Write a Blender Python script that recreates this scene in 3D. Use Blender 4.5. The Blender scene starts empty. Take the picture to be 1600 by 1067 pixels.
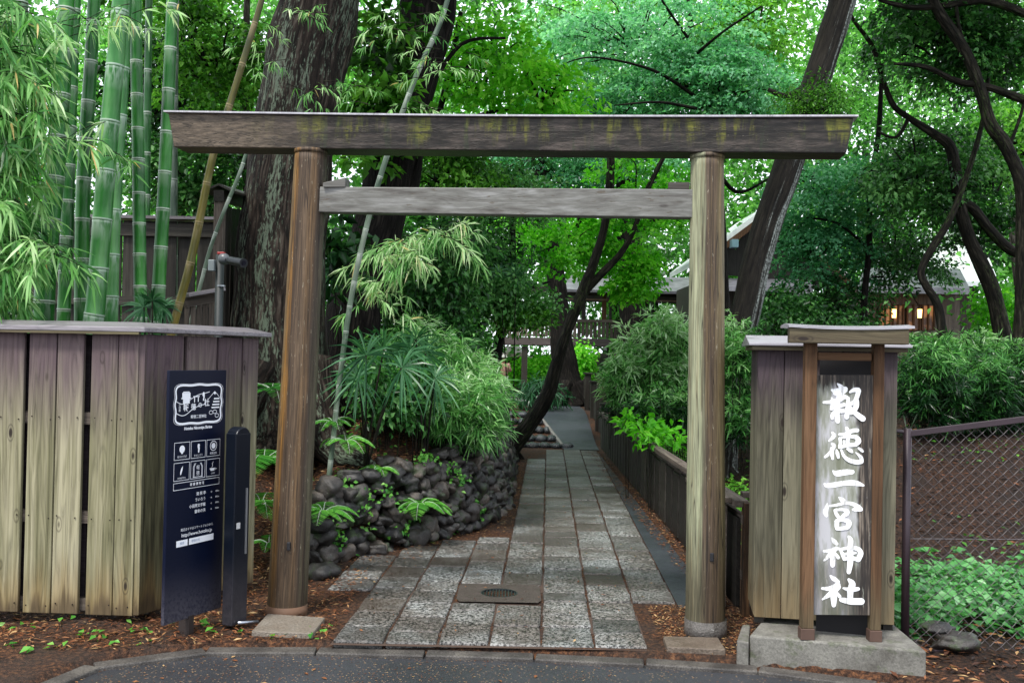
import bpy, math, random
import numpy as np
from mathutils import Vector, Matrix, noise as mnoise
rng = np.random.default_rng(7)
random.seed(11)
S = bpy.context.scene
COL = S.collection
R = math.radians
# ------------------------------------------------------------------ camera
F = 1555.0; CZ = 1.6; PITCH = math.atan(24/1555.0); ROLL = R(1.1)
cam_d = bpy.data.cameras.new('camera'); cam = bpy.data.objects.new('camera', cam_d); COL.objects.link(cam)
cam_d.sensor_width = 36.0; cam_d.lens = 36.0*F/1600.0; cam_d.clip_end = 600; cam_d.clip_start = 0.05
CM = Matrix.Rotation(math.pi/2+PITCH, 3, 'X') @ Matrix.Rotation(ROLL, 3, 'Z')
cam.matrix_world = Matrix.Translation((0, 0, CZ)) @ CM.to_4x4()
S.camera = cam
def ray(px, py): return CM @ Vector(((px-800)/F, -(py-533.5)/F, -1.0))
def P(px, py, Y):
    d = ray(px, py); t = Y/d.y
    return Vector((d.x*t, Y, CZ+d.z*t))
def G(px, py, z=0.0):
    d = ray(px, py); t = (z-CZ)/d.z
    return Vector((d.x*t, d.y*t, z))
# ------------------------------------------------------------------ tagging
def tag(o, label=None, cat=None, group=None, kind=None):
    if label: o['label'] = label
    if cat: o['category'] = cat
    if group: o['group'] = group
    if kind: o['kind'] = kind
    return o
def empty(name, loc, label=None, cat=None, group=None):
    o = bpy.data.objects.new(name, None); COL.objects.link(o); o.location = loc; o.empty_display_size = .1
    return tag(o, label, cat, group)
def link(name, me, mat, parent=None, smooth=False):
    o = bpy.data.objects.new(name, me); COL.objects.link(o)
    if mat: me.materials.append(mat)
    if smooth: me.polygons.foreach_set('use_smooth', [True]*len(me.polygons))
    if parent:
        o.parent = parent; o.matrix_parent_inverse = Matrix.Translation(-parent_loc(parent))
    return o
def parent_loc(p):
    v = Vector(p.location)
    if p.parent: v = Vector((0, 0, 0)) if p.type == 'MESH' else v
    # meshes are stored in world coordinates with zero location
    q = p
    return v if p.type == 'EMPTY' else Vector((0, 0, 0))
# ------------------------------------------------------------------ mesh builder
class MB:
    def __init__(s): s.v = []; s.f = []; s.gc = []; s.r = []
    def add(s, verts, faces, gc=None, rnd=None):
        b = len(s.v); rnd = random.random() if rnd is None else rnd
        s.v += [tuple(v) for v in verts]; s.f += [tuple(b+i for i in f) for f in faces]
        s.gc += [tuple(g) for g in (gc if gc is not None else verts)]; s.r += [rnd]*len(verts)
    def box(s, c, size, rot=None, long=2, taper=(1, 1), nseg=1):
        # size (x,y,z); long = index of the grain axis
        c = Vector(c); rot = rot or Matrix.Identity(3); rnd = random.random(); off = rnd*37.0
        vs = []; gs = []
        hx, hy, hz = size[0]/2, size[1]/2, size[2]/2
        for k in range(nseg+1):
            t = k/nseg; tx = 1+(taper[0]-1)*t; ty = 1+(taper[1]-1)*t
            for (a, b) in ((-1, -1), (1, -1), (1, 1), (-1, 1)):
                p = Vector((a*hx*tx, b*hy*ty, -hz+2*hz*t)); vs.append(c+rot@p)
                q = [p.x, p.y, p.z]; L = q.pop(long); gs.append((q[0]+off, q[1]+off*.7, L+off*3.1))
        fs = [(3, 2, 1, 0), tuple(4*nseg+i for i in range(4))]
        for k in range(nseg):
            for i in range(4):
                j = (i+1) % 4; fs.append((4*k+i, 4*k+j, 4*k+4+j, 4*k+4+i))
        s.add(vs, fs, gs, rnd); return s
    def bar(s, a, b, w, h, up=(0, 0, 1), **k):   # box from a to b, width w (sideways), h (along up)
        a = Vector(a); b = Vector(b); z = (b-a).normalized(); x = Vector(up).cross(z)
        if x.length < 1e-4: x = Vector((1, 0, 0))
        x.normalize(); y = z.cross(x)
        M = Matrix((x, y, z)).transposed()
        return s.box((a+b)/2, (w, h, (b-a).length), M, **k)
    def prism(s, pts, n, thick, rnd=None):   # planar polygon extruded along n
        n = Vector(n).normalized()*thick; k = len(pts); pts = [Vector(p) for p in pts]
        vs = pts+[p+n for p in pts]
        fs = [tuple(range(k-1, -1, -1)), tuple(range(k, 2*k))]+[(i, (i+1) % k, k+(i+1) % k, k+i) for i in range(k)]
        s.add(vs, fs, None, rnd); return s
    def tube(s, pts, rad, seg=12, cap=True, nz=0.0, nsc=3.0, smooth=6, flat=1.0):
        pts = [Vector(p) for p in pts]
        if smooth > 1 and len(pts) > 2:
            q = []; rr = []
            for i in range(len(pts)-1):
                p0 = pts[max(i-1, 0)]; p1 = pts[i]; p2 = pts[i+1]; p3 = pts[min(i+2, len(pts)-1)]
                for k in range(smooth):
                    t = k/smooth
                    q.append(.5*((2*p1)+(p2-p0)*t+(2*p0-5*p1+4*p2-p3)*t*t+(3*p1-p0-3*p2+p3)*t**3)); rr.append(rad[i]*(1-t)+rad[i+1]*t)
            q.append(pts[-1]); rr.append(rad[-1]); pts, rad = q, rr
        rnd = random.random(); vs = []; gs = []; L = 0; ref = Vector((.13, 1, .07))
        for i, p in enumerate(pts):
            t = (pts[min(i+1, len(pts)-1)]-pts[max(i-1, 0)]).normalized()
            if i: L += (p-pts[i-1]).length
            x = t.cross(ref); x.normalize(); y = t.cross(x)
            for k in range(seg):
                a = 2*math.pi*k/seg; d = x*math.cos(a)+y*math.sin(a)*flat
                r = rad[i]
                if nz: r *= 1+nz*mnoise.noise((p+d*r*1.2)*nsc+Vector((rnd*50, 0, 0)))
                vs.append(p+d*r); gs.append((math.cos(a)*rad[i]+rnd*9, math.sin(a)*rad[i], L+rnd*20))
        fs = []
        for i in range(len(pts)-1):
            for k in range(seg):
                j = (k+1) % seg; fs.append((i*seg+k, (i+1)*seg+k, (i+1)*seg+j, i*seg+j))
        if cap:
            fs.append(tuple(range(seg))); fs.append(tuple((len(pts)-1)*seg+k for k in range(seg-1, -1, -1)))
        s.add(vs, fs, gs, rnd); return s
    def build(s, name, mat, parent=None, smooth=False, bevel=0, subdiv=0):
        me = bpy.data.meshes.new(name); me.from_pydata(s.v, [], s.f)
        a = me.attributes.new('gc', 'FLOAT_VECTOR', 'POINT'); a.data.foreach_set('vector', np.array(s.gc, np.float32).ravel())
        a = me.attributes.new('rnd', 'FLOAT', 'POINT'); a.data.foreach_set('value', np.array(s.r, np.float32))
        me.update()
        o = link(name, me, mat, parent, smooth)
        if bevel:
            m = o.modifiers.new('bevel', 'BEVEL'); m.width = bevel; m.segments = 2; m.limit_method = 'ANGLE'
        return o
# ------------------------------------------------------------------ materials
class MT:
    def __init__(s, name):
        s.m = bpy.data.materials.new(name); s.m.use_nodes = True; s.t = s.m.node_tree; s.t.nodes.clear()
        s.out = s.t.nodes.new('ShaderNodeOutputMaterial')
        s.b = s.n('ShaderNodeBsdfPrincipled'); s.l(s.b.outputs[0], s.out.inputs[0])
    def n(s, t, **k):
        x = s.t.nodes.new(t)
        for a, b in k.items(): setattr(x, a, b)
        return x
    def l(s, a, b): s.t.links.new(a, b)
    def set(s, i, v):
        if isinstance(v, bpy.types.NodeSocket): s.l(v, i)
        elif isinstance(v, (tuple, list)) and len(v) == 3 and i.type == 'RGBA': i.default_value = (*v, 1)
        else: i.default_value = v
    def P(s, **k):
        for a, v in k.items(): s.set(s.b.inputs[a.replace('_', ' ')], v)
        return s
    def attr(s, name, fac=False): return s.n('ShaderNodeAttribute', attribute_name=name).outputs['Fac' if fac else 'Vector']
    def co(s): return s.n('ShaderNodeTexCoord').outputs['Object']
    def geo(s): return s.n('ShaderNodeNewGeometry').outputs['Position']
    def sc(s, v, x, y, z):
        m = s.n('ShaderNodeMapping'); s.l(v, m.inputs[0]); m.inputs['Scale'].default_value = (x, y, z); return m.outputs[0]
    def noise(s, v, scale=5, detail=4, rough=.55, dist=0, out=0):
        x = s.n('ShaderNodeTexNoise'); s.l(v, x.inputs['Vector']); x.inputs['Scale'].default_value = scale
        x.inputs['Detail'].default_value = detail; x.inputs['Roughness'].default_value = rough; x.inputs['Distortion'].default_value = dist
        return x.outputs[out]
    def vor(s, v, scale=5, feat='F1', out='Distance', rand=1):
        x = s.n('ShaderNodeTexVoronoi', feature=feat); s.l(v, x.inputs['Vector']); x.inputs['Scale'].default_value = scale
        x.inputs['Randomness'].default_value = rand
        return x.outputs[out]
    def ramp(s, f, stops, interp='LINEAR'):
        x = s.n('ShaderNodeValToRGB'); s.l(f, x.inputs[0]); e = x.color_ramp.elements; x.color_ramp.interpolation = interp
        while len(e) > 1: e.remove(e[-1])
        for i, (p, c) in enumerate(stops):
            c = (c, c, c) if not isinstance(c, tuple) else c
            k = e[0] if i == 0 else e.new(p)
            k.position = p; k.color = (*c, 1)
        return x.outputs[0]
    def mix(s, f, a, b, mode='MIX'):
        x = s.n('ShaderNodeMix', data_type='RGBA', blend_type=mode)
        s.set(x.inputs[0], f); s.set(x.inputs[6], a); s.set(x.inputs[7], b); return x.outputs[2]
    def ma(s, op, a, b=0.0, c=0.0, clamp=False):
        x = s.n('ShaderNodeMath', operation=op, use_clamp=clamp); s.set(x.inputs[0], a); s.set(x.inputs[1], b); s.set(x.inputs[2], c); return x.outputs[0]
    def sep(s, v):
        x = s.n('ShaderNodeSeparateXYZ'); s.l(v, x.inputs[0]); return x.outputs
    def com(s, a, b, c):
        x = s.n('ShaderNodeCombineXYZ'); s.set(x.inputs[0], a); s.set(x.inputs[1], b); s.set(x.inputs[2], c); return x.outputs[0]
    def bump(s, h, st=.4, d=.01):
        x = s.n('ShaderNodeBump'); s.set(x.inputs['Height'], h); x.inputs['Strength'].default_value = st; x.inputs['Distance'].default_value = d
        s.l(x.outputs[0], s.b.inputs['Normal']); return s
def sstep(m, x, a, b):   # 0..1 ramp of a value between a and b
    y = m.n('ShaderNodeMapRange', interpolation_type='SMOOTHSTEP'); m.set(y.inputs[0], x); y.inputs[1].default_value = a; y.inputs[2].default_value = b
    return y.outputs[0]

def grain(m, ring=9.0, fine=1.0):
    g = m.attr('gc')
    big = m.noise(m.sc(g, 7, 7, .55), 1.0, 2, .5, .3)
    rings = m.ma('SINE', m.ma('MULTIPLY', big, ring*6.283))
    rings = m.ma('POWER', m.ma('ABSOLUTE', rings), .6)
    fn = m.noise(m.sc(g, 85*fine, 85*fine, 2.4), 1.0, 4, .75)
    md = m.noise(m.sc(g, 28, 28, 1.3), 1.0, 3, .6, .4)
    return rings, fn, md
def wood(name, stops, lo=.55, zst=None, rough=.75, ringamt=.35, bstr=.35, spots=None):
    """stops: colour along the patchy noise; zst: list of (z, colour, weight) stains that belong to that height of the timber."""
    m = MT(name); rings, fn, md = grain(m)
    rn = m.attr('rnd', True)
    f = m.ma('ADD', m.ma('MULTIPLY', md, .7), m.ma('MULTIPLY', rn, .3))
    c = m.ramp(f, stops)
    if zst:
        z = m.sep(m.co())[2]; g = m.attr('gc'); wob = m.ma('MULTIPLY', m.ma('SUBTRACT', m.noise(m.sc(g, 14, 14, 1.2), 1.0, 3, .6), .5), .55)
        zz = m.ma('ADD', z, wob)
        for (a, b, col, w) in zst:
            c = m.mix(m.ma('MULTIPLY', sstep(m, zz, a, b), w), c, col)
    shade = m.ma('ADD', m.ma('MULTIPLY', fn, .75), m.ma('MULTIPLY', rings, ringamt))
    sh = m.ramp(shade, [(.28, lo*.9), (.5, .9), (.72, 1.22)])
    if ringamt > .15: c = m.mix(m.ramp(rings, [(.1, ringamt*1.6), (.35, 0.0)]), c, m.mix(1.0, c, (1.7, 1.7, 1.75), 'MULTIPLY'))
    c = m.mix(1.0, c, sh, 'MULTIPLY')
    kn = m.vor(m.sc(m.attr('gc'), 6.5, 6.5, 2.6), 1.0)
    c = m.mix(m.ramp(kn, [(.0, 1.0), (.055, .9), (.09, 0.0), (.1, .0), (.125, .5), (.15, 0.0)]), c, (.02, .014, .012))
    dirt = m.noise(m.sc(m.attr('gc'), 30, 30, 2.0), 1.0, 5, .75)
    c = m.mix(m.ramp(dirt, [(.55, 0.0), (.68, .4)]), c, m.mix(1.0, c, (.4, .37, .33), 'MULTIPLY'))
    if spots: c = m.mix(m.ramp(m.noise(m.sc(m.attr('gc'), 60, 60, 9), 1.0, 3, .6), [(spots[0], 0.0), (spots[0]+.04, spots[2])]), c, spots[1])
    m.P(Base_Color=c, Roughness=rough); m.b.inputs['Specular IOR Level'].default_value = .5 if rough < .4 else .2
    m.bump(m.ma('ADD', m.ma('MULTIPLY', fn, .6), m.ma('MULTIPLY', rings, .4)), bstr, .004)
    return m.m
W = {}
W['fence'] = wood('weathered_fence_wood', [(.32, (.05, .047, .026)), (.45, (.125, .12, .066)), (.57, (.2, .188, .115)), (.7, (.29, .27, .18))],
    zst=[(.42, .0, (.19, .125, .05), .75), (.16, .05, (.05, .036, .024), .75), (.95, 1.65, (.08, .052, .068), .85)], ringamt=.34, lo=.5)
W['backing'] = wood('dark_backing_wood', [(.3, (.02, .015, .018)), (.7, (.05, .038, .045))], lo=.6, ringamt=.1)  # backing boards of dark purplish wood, their own colour
W['cap'] = wood('wet_grey_cap_wood', [(.3, (.1, .085, .085)), (.6, (.24, .22, .24)), (.8, (.3, .28, .3))], rough=.3, ringamt=.1)
W['paleedge'] = wood('wet_sheen_pale_board', [(.3, (.26, .25, .28)), (.7, (.5, .49, .53))], rough=.3, ringamt=.1, lo=.8)  # wet sheen put into the base colour as a near-white tone
W['capside'] = wood('dark_eave_wood', [(.3, (.045, .033, .022)), (.6, (.1, .085, .05)), (.8, (.12, .11, .05))], rough=.6)
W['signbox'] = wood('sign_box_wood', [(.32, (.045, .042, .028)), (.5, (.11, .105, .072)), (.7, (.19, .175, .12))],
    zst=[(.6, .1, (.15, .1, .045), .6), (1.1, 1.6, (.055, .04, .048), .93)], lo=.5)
W['slat'] = wood('red_brown_post_wood', [(.3, (.045, .026, .014)), (.5, (.1, .052, .026)), (.7, (.15, .085, .045))],
    zst=[(.55, .2, (.1, .08, .045), .8)], lo=.5, ringamt=.15)
W['dark'] = wood('dark_stained_wood', [(.3, (.018, .016, .014)), (.55, (.036, .032, .026)), (.75, (.06, .055, .045))], lo=.5, rough=.5, ringamt=.1)
W['darkgrey'] = wood('old_grey_wood', [(.3, (.05, .04, .032)), (.55, (.11, .09, .075)), (.75, (.18, .15, .12))], lo=.45, ringamt=.2)
W['corner'] = wood('peeling_post_wood', [(.45, (.014, .009, .006)), (.58, (.04, .022, .012)), (.68, (.12, .065, .03)), (.8, (.35, .25, .15))], lo=.4)
W['beamgrey'] = wood('pale_grey_crossbar_wood', [(.36, (.06, .052, .045)), (.48, (.115, .11, .1)), (.6, (.17, .17, .155)), (.72, (.25, .25, .24))], lo=.8, ringamt=.1, rough=.45,
    spots=(.64, (.07, .05, .03), .6))
def torii_beam_mat():
    m = MT('mossy_beam_wood'); rings, fn, md = grain(m); co = m.sc(m.co(), 1, 1, 1); s = m.sep(co)
    v = m.com(m.ma('MULTIPLY', s[0], 6.5), 0.0, m.ma('MULTIPLY', s[2], 1.1))
    st = m.noise(v, 1.0, 5, .7, .25)
    base = m.ramp(md, [(.34, (.009, .0075, .006)), (.5, (.023, .019, .015)), (.68, (.07, .056, .047))])
    zt = m.ma('ADD', m.ma('SUBTRACT', s[2], m.ma('MULTIPLY', s[0], -.0105)), -2.83)      # height above the underside
    up = sstep(m, m.ma('ADD', zt, m.ma('MULTIPLY', m.ma('SUBTRACT', st, .5), .5)), .04, .17)
    c = m.mix(m.ma('MULTIPLY', up, m.ramp(st, [(.49, 0.0), (.58, .9)])), base, m.mix(m.noise(v, 5, 2), (.025, .05, .008), (.18, .16, .018)))
    c = m.mix(m.ramp(m.noise(v, 1.9, 3, .6), [(.56, 0.0), (.66, .6)]), c, (.02, .032, .014))
    c = m.mix(m.ramp(m.ma('ABSOLUTE', m.ma('SUBTRACT', zt, .1)), [(.0, .8), (.004, .8), (.006, 0.0)]), c, (.01, .008, .006))
    c = m.mix(sstep(m, s[0], -1.0, -1.75), c, m.mix(md, (.04, .03, .021), (.16, .125, .09)))
    g = m.attr('gc')
    c = m.mix(1.0, c, m.ramp(fn, [(.32, .35), (.5, .9), (.68, 1.6)]), 'MULTIPLY')
    crack = m.ramp(m.noise(m.sc(g, 26, 26, .7), 1.0, 3, .6), [(.48, 0.0), (.5, .9), (.52, 0.0)])
    c = m.mix(crack, c, (.02, .016, .012))
    c = m.mix(m.ramp(m.noise(m.sc(g, 70, 70, 14), 1.0, 3, .7), [(.72, 0.0), (.76, .8)]), c, (.42, .36, .28))
    m.P(Base_Color=c, Roughness=.42); m.b.inputs['Specular IOR Level'].default_value = .3; m.bump(m.ma('SUBTRACT', fn, m.ma('MULTIPLY', crack, .8)), .35, .004); return m.m
def torii_post_mat(name, cx, stops, orange, low):
    m = MT(name); rings, fn, md = grain(m); s = m.sep(m.co())
    cxz = m.ma('ADD', cx[0], m.ma('MULTIPLY', s[2], cx[1]))
    u = m.ma('DIVIDE', m.ma('SUBTRACT', s[0], cxz), .13)            # across the post
    v = m.com(m.ma('MULTIPLY', s[0], 32.0), m.ma('MULTIPLY', s[1], 32.0), m.ma('MULTIPLY', s[2], .9))
    st = m.noise(v, 1.0, 3, .6, .2)
    uu = m.ma('ADD', m.ma('MULTIPLY', m.ma('ADD', u, 1.0), .5), m.ma('MULTIPLY', m.ma('SUBTRACT', st, .5), .28))
    c = m.ramp(uu, stops)
    c = m.mix(m.ramp(m.noise(v, 1.7, 3, .6), [(.52, 0.0), (.62, orange[1])]), c, orange[0])
    c = m.mix(m.ramp(m.noise(m.com(m.ma('MULTIPLY', s[0], 95.0), m.ma('MULTIPLY', s[1], 95.0), m.ma('MULTIPLY', s[2], 16.0)), 1.0, 3, .7), [(.64, 0.0), (.7, .7)]), c, (.3, .27, .2))
    c = m.mix(m.ma('MULTIPLY', sstep(m, m.ma('ADD', s[2], m.ma('MULTIPLY', st, .5)), low[0], low[1]), low[2]), c, (.045, .03, .018))
    c = m.mix(1.0, c, m.ramp(fn, [(.32, .4), (.5, .9), (.68, 1.5)]), 'MULTIPLY')
    crack = m.ramp(m.noise(v, .55, 2, .5), [(.49, 0.0), (.5, .85), (.51, 0.0)])
    c = m.mix(crack, c, (.018, .013, .01))
    m.P(Base_Color=c, Roughness=.6); m.b.inputs['Specular IOR Level'].default_value = .25; m.bump(m.ma('SUBTRACT', fn, m.ma('MULTIPLY', crack, .8)), .5, .006); return m.m
def simple(name, col, rough=.5, metal=0, var=.25, scale=12, bump=.1):
    m = MT(name); n = m.noise(m.co(), scale, 4, .6)
    c = m.mix(n, tuple(x*(1-var) for x in col), tuple(min(1, x*(1+var)) for x in col))
    m.P(Base_Color=c, Roughness=rough, Metallic=metal)
    if bump: m.bump(m.noise(m.co(), scale*6, 3, .6), bump, .003)
    return m.m
def bark(name, c1, c2, c3, lich=None, vs=(30, 30, 4.2), st=1.0):
    m = MT(name); g = m.attr('gc')
    w_ = m.noise(m.sc(g, 5, 5, 2), 1.0, 3, .6, out=1)
    gg = m.n('ShaderNodeVectorMath', operation='MULTIPLY_ADD'); m.l(w_, gg.inputs[0]); gg.inputs[1].default_value = (.05, .05, .25); m.l(g, gg.inputs[2]); gg = gg.outputs[0]
    a = m.noise(m.sc(gg, *vs), 1.0, 5, .7, .3); b = m.vor(m.sc(gg, vs[0]*.8, vs[1]*.8, vs[2]*.8), 1.0, feat='DISTANCE_TO_EDGE')
    h = m.ma('ADD', m.ma('MULTIPLY', a, .75), m.ma('MULTIPLY', m.ma('MINIMUM', b, .4), .6))
    c = m.ramp(h, [(.34, c1), (.5, c2), (.66, c3)])
    c = m.mix(m.ramp(m.noise(m.co(), 1.7, 4, .6), [(.45, 0.0), (.7, .5)]), c, c1)
    if lich: c = m.mix(m.ramp(m.ma('ADD', m.ma('MULTIPLY', m.noise(m.sc(gg, 55, 55, 14), 1.0, 4, .7), .55), m.ma('MULTIPLY', m.noise(m.sc(g, 5, 5, .6), 1.0, 3, .6), .45)), [(lich[1], 0.0), (lich[1]+.06, lich[2])]), c, lich[0])
    m.P(Base_Color=c, Roughness=.8); m.b.inputs['Specular IOR Level'].default_value = .12; m.bump(h, st, .03); return m.m
BARK = {
 'big': bark('camphor_bark', (.006, .005, .004), (.028, .02, .016), (.085, .07, .056), ((.14, .18, .13), .53, .75), vs=(26, 26, 3.4)),
 'dark': bark('wet_dark_bark', (.003, .0025, .002), (.01, .0085, .007), (.03, .025, .02)),
 'mossy': bark('mossy_bark', (.004, .004, .003), (.016, .014, .01), (.045, .04, .03), ((.045, .075, .02), .55, .6)),
 'grey': bark('grey_bark', (.03, .026, .022), (.1, .09, .075), (.2, .18, .15)),
}
def streak_bark():
    m = MT('streaked_bark'); g = m.attr('gc'); a = m.noise(m.sc(g, 30, 30, 3.5), 1.0, 5, .7, .4)
    c = m.ramp(a, [(.35, (.004, .0035, .003)), (.6, (.02, .017, .013)), (.8, (.05, .042, .034))])
    s = m.noise(m.sc(g, 17, 17, .45), 1.0, 5, .8)
    c = m.mix(m.ma('MULTIPLY', m.ramp(m.ma('ADD', s, m.ma('MULTIPLY', m.sep(m.n('ShaderNodeNewGeometry').outputs['Normal'])[0], .14)), [(.56, 0.0), (.64, .95)]), m.ramp(m.noise(g, 40, 2), [(.4, .25), (.6, 1.0)])), c, (.33, .36, .33))
    m.P(Base_Color=c, Roughness=.7); m.b.inputs['Specular IOR Level'].default_value = .15; m.bump(a, .9, .02); return m.m
BARK['streak'] = streak_bark()
def leafmat(name, cols, rough=.4, trans=.35, tint=1.0):
    m = MT(name); v = m.attr('var', True)
    k = len(cols)-1
    c = m.ramp(v, [(i/k, cc) for i, cc in enumerate(cols)])
    m.P(Base_Color=c, Roughness=rough); m.b.inputs['Specular IOR Level'].default_value = .3
    t = m.n('ShaderNodeBsdfTranslucent'); m.l(m.mix(.5, c, m.mix(1.0, c, (1.5, 1.9, .7), 'MULTIPLY')), t.inputs[0])
    x = m.n('ShaderNodeMixShader'); x.inputs[0].default_value = trans; m.l(m.b.outputs[0], x.inputs[1]); m.l(t.outputs[0], x.inputs[2])
    m.l(x.outputs[0], m.out.inputs[0]); return m.m
L = {
 'mid': leafmat('broad_green_leaf', [(.01, .036, .005), (.036, .14, .013), (.1, .31, .03), (.24, .54, .075)], trans=.42),
 'dark': leafmat('evergreen_leaf', [(.005, .02, .006), (.018, .078, .017), (.052, .19, .04), (.18, .41, .12)], rough=.3),
 'teal': leafmat('haze_tinted_maple_leaf', [(.02, .11, .045), (.055, .23, .1), (.12, .38, .19), (.28, .58, .38)], trans=.5),  # distance haze painted into the pale teal leaf colour
 'bright': leafmat('lime_maple_leaf', [(.03, .17, .006), (.08, .37, .015), (.16, .54, .03), (.32, .7, .08)], trans=.55),
 'bamboo': leafmat('bamboo_leaf', [(.012, .07, .012), (.045, .18, .035), (.13, .34, .08), (.29, .5, .19), (.5, .62, .37), (.6, .44, .18)], trans=.38),
 'sasa': leafmat('bamboo_grass_leaf', [(.006, .028, .008), (.028, .12, .024), (.09, .29, .058), (.23, .47, .15), (.46, .62, .38)], rough=.3),
 'cover': leafmat('cover_leaf', [(.012, .06, .014), (.04, .17, .04), (.1, .32, .09), (.22, .46, .2)], rough=.35),
 'palm': leafmat('fan_palm_leaf', [(.008, .045, .018), (.035, .13, .05), (.12, .29, .14)], rough=.3),
 'fern': leafmat('fern_frond', [(.02, .1, .02), (.05, .22, .03), (.12, .36, .05), (.2, .42, .08)]),
 'litter': leafmat('fallen_leaf', [(.015, .008, .006), (.06, .022, .01), (.15, .05, .018), (.25, .11, .045), (.42, .28, .13)], rough=.55, trans=.1),
 'far': leafmat('far_tree_leaf', [(.012, .06, .012), (.05, .19, .032), (.14, .41, .075), (.3, .62, .18)], trans=.5),
}
# ------------------------------------------------------------------ leaves (vectorised)
def nrm(a): return a/np.maximum(np.linalg.norm(a, axis=1, keepdims=True), 1e-9)
class LB:
    """collects many small leaves and builds them as one mesh"""
    def __init__(s): s.V = []; s.F3 = []; s.F4 = []; s.var = []; s.n = 0
    def fold(s, p, d, n, Ln, Wd, var, lift=.25, droop=.15):
        d = nrm(d); sd = nrm(np.cross(d, n)); n = nrm(np.cross(sd, d)); N = len(p)
        Ln = np.broadcast_to(Ln, (N,))[:, None]; Wd = np.broadcast_to(Wd, (N,))[:, None]
        v = np.empty((N, 4, 3)); v[:, 0] = p
        mid = p+d*Ln*.45
        v[:, 1] = mid+sd*Wd*.5+n*Wd*lift; v[:, 3] = mid-sd*Wd*.5+n*Wd*lift
        v[:, 2] = p+d*Ln-n*Ln*droop
        b = s.n+np.arange(N)[:, None]*4
        s.F3.append((b+np.array([[0, 1, 2]])).reshape(-1, 3)); s.F3.append((b+np.array([[0, 2, 3]])).reshape(-1, 3))
        s.V.append(v.reshape(-1, 3)); s.var.append(np.repeat(var, 4)); s.n += 4*N
    def blade(s, p, d, n, Ln, Wd, var, droop=.35):
        """long leaf that bends under its own weight"""
        d = nrm(d); sd = nrm(np.cross(d, n)); N = len(p)
        Ln = np.broadcast_to(Ln, (N,))[:, None]; Wd = np.broadcast_to(Wd, (N,))[:, None]; dr = np.broadcast_to(droop, (N,))[:, None]
        def at(t): 
            q = p+d*Ln*t; q = q.copy(); q[:, 2] -= (dr*Ln*t*t)[:, 0]; return q
        a, b_, c = at(.28), at(.62), at(1.0)
        v = np.empty((N, 6, 3)); v[:, 0] = p; v[:, 1] = a+sd*Wd*.5; v[:, 2] = a-sd*Wd*.5
        v[:, 3] = b_+sd*Wd*.42; v[:, 4] = b_-sd*Wd*.42; v[:, 5] = c
        b = s.n+np.arange(N)[:, None]*6
        s.F3.append((b+np.array([[0, 2, 1]])).reshape(-1, 3)); s.F3.append((b+np.array([[3, 4, 5]])).reshape(-1, 3))
        s.F4.append((b+np.array([[1, 2, 4, 3]])).reshape(-1, 4))
        s.V.append(v.reshape(-1, 3)); s.var.append(np.repeat(var, 6)); s.n += 6*N
    def spray(s, C, rad, nper, Ln, Wd, var, flat=.12, tilt=.35, dome=.35, kind='fold', out=None, vj=.16):
        """clumps of leaves round each centre of C: loosely a domed plate of foliage"""
        K = len(C); idx = np.repeat(np.arange(K), nper); N = len(idx)
        un = nrm(np.stack([rng.normal(0, tilt, K), rng.normal(0, tilt, K), np.ones(K)], 1))
        if out is not None: un = nrm(un+out)
        a = nrm(np.cross(un, nrm(rng.normal(0, 1, (K, 3))))); b = np.cross(un, a)
        rr = np.sqrt(rng.random(N)); th = rng.random(N)*2*np.pi; rad = np.broadcast_to(rad, (K,))[idx]
        ct = (rr*np.cos(th))[:, None]; st = (rr*np.sin(th))[:, None]; rd = rad[:, None]
        pos = C[idx]+(a[idx]*ct+b[idx]*st)*rd+un[idx]*(rng.normal(0, flat, N)[:, None]*rd)
        pos[:, 2] -= dome*rad*rr*rr
        d = a[idx]*ct+b[idx]*st+rng.normal(0, .5, (N, 3)); d[:, 2] -= .25
        n = un[idx]+rng.normal(0, .38, (N, 3))
        v = np.clip(np.broadcast_to(var, (K,))[idx]+rng.normal(0, vj, N), 0, 1)
        sz = rng.uniform(.65, 1.25, N)
        if kind == 'fold': s.fold(pos, d, n, Ln*sz, Wd*sz, v)
        else: s.blade(pos, d, n, Ln*sz, Wd*sz, v)
    def build(s, name, mat, parent=None):
        V = np.concatenate(s.V); f3 = np.concatenate(s.F3) if s.F3 else np.zeros((0, 3), int); f4 = np.concatenate(s.F4) if s.F4 else np.zeros((0, 4), int)
        me = bpy.data.meshes.new(name); me.vertices.add(len(V)); me.vertices.foreach_set('co', V.astype(np.float32).ravel())
        nl = f3.size+f4.size; me.loops.add(nl); me.loops.foreach_set('vertex_index', np.concatenate([f3.ravel(), f4.ravel()]).astype(np.int32))
        nf = len(f3)+len(f4); me.polygons.add(nf)
        st = np.concatenate([np.arange(len(f3))*3, f3.size+np.arange(len(f4))*4]).astype(np.int32)
        me.polygons.foreach_set('loop_start', st)
        a = me.attributes.new('var', 'FLOAT', 'POINT'); a.data.foreach_set('value', np.concatenate(s.var).astype(np.float32))
        me.update(calc_edges=True)
        return link(name, me, mat, parent)
def ell(c, r, k, shell=.0):
    """k random points in an ellipsoid"""
    u = nrm(rng.normal(0, 1, (k, 3))); q = rng.random(k)**(1/3)
    q = shell+(1-shell)*q
    return np.array(c)+u*q[:, None]*np.array(r)
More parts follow.
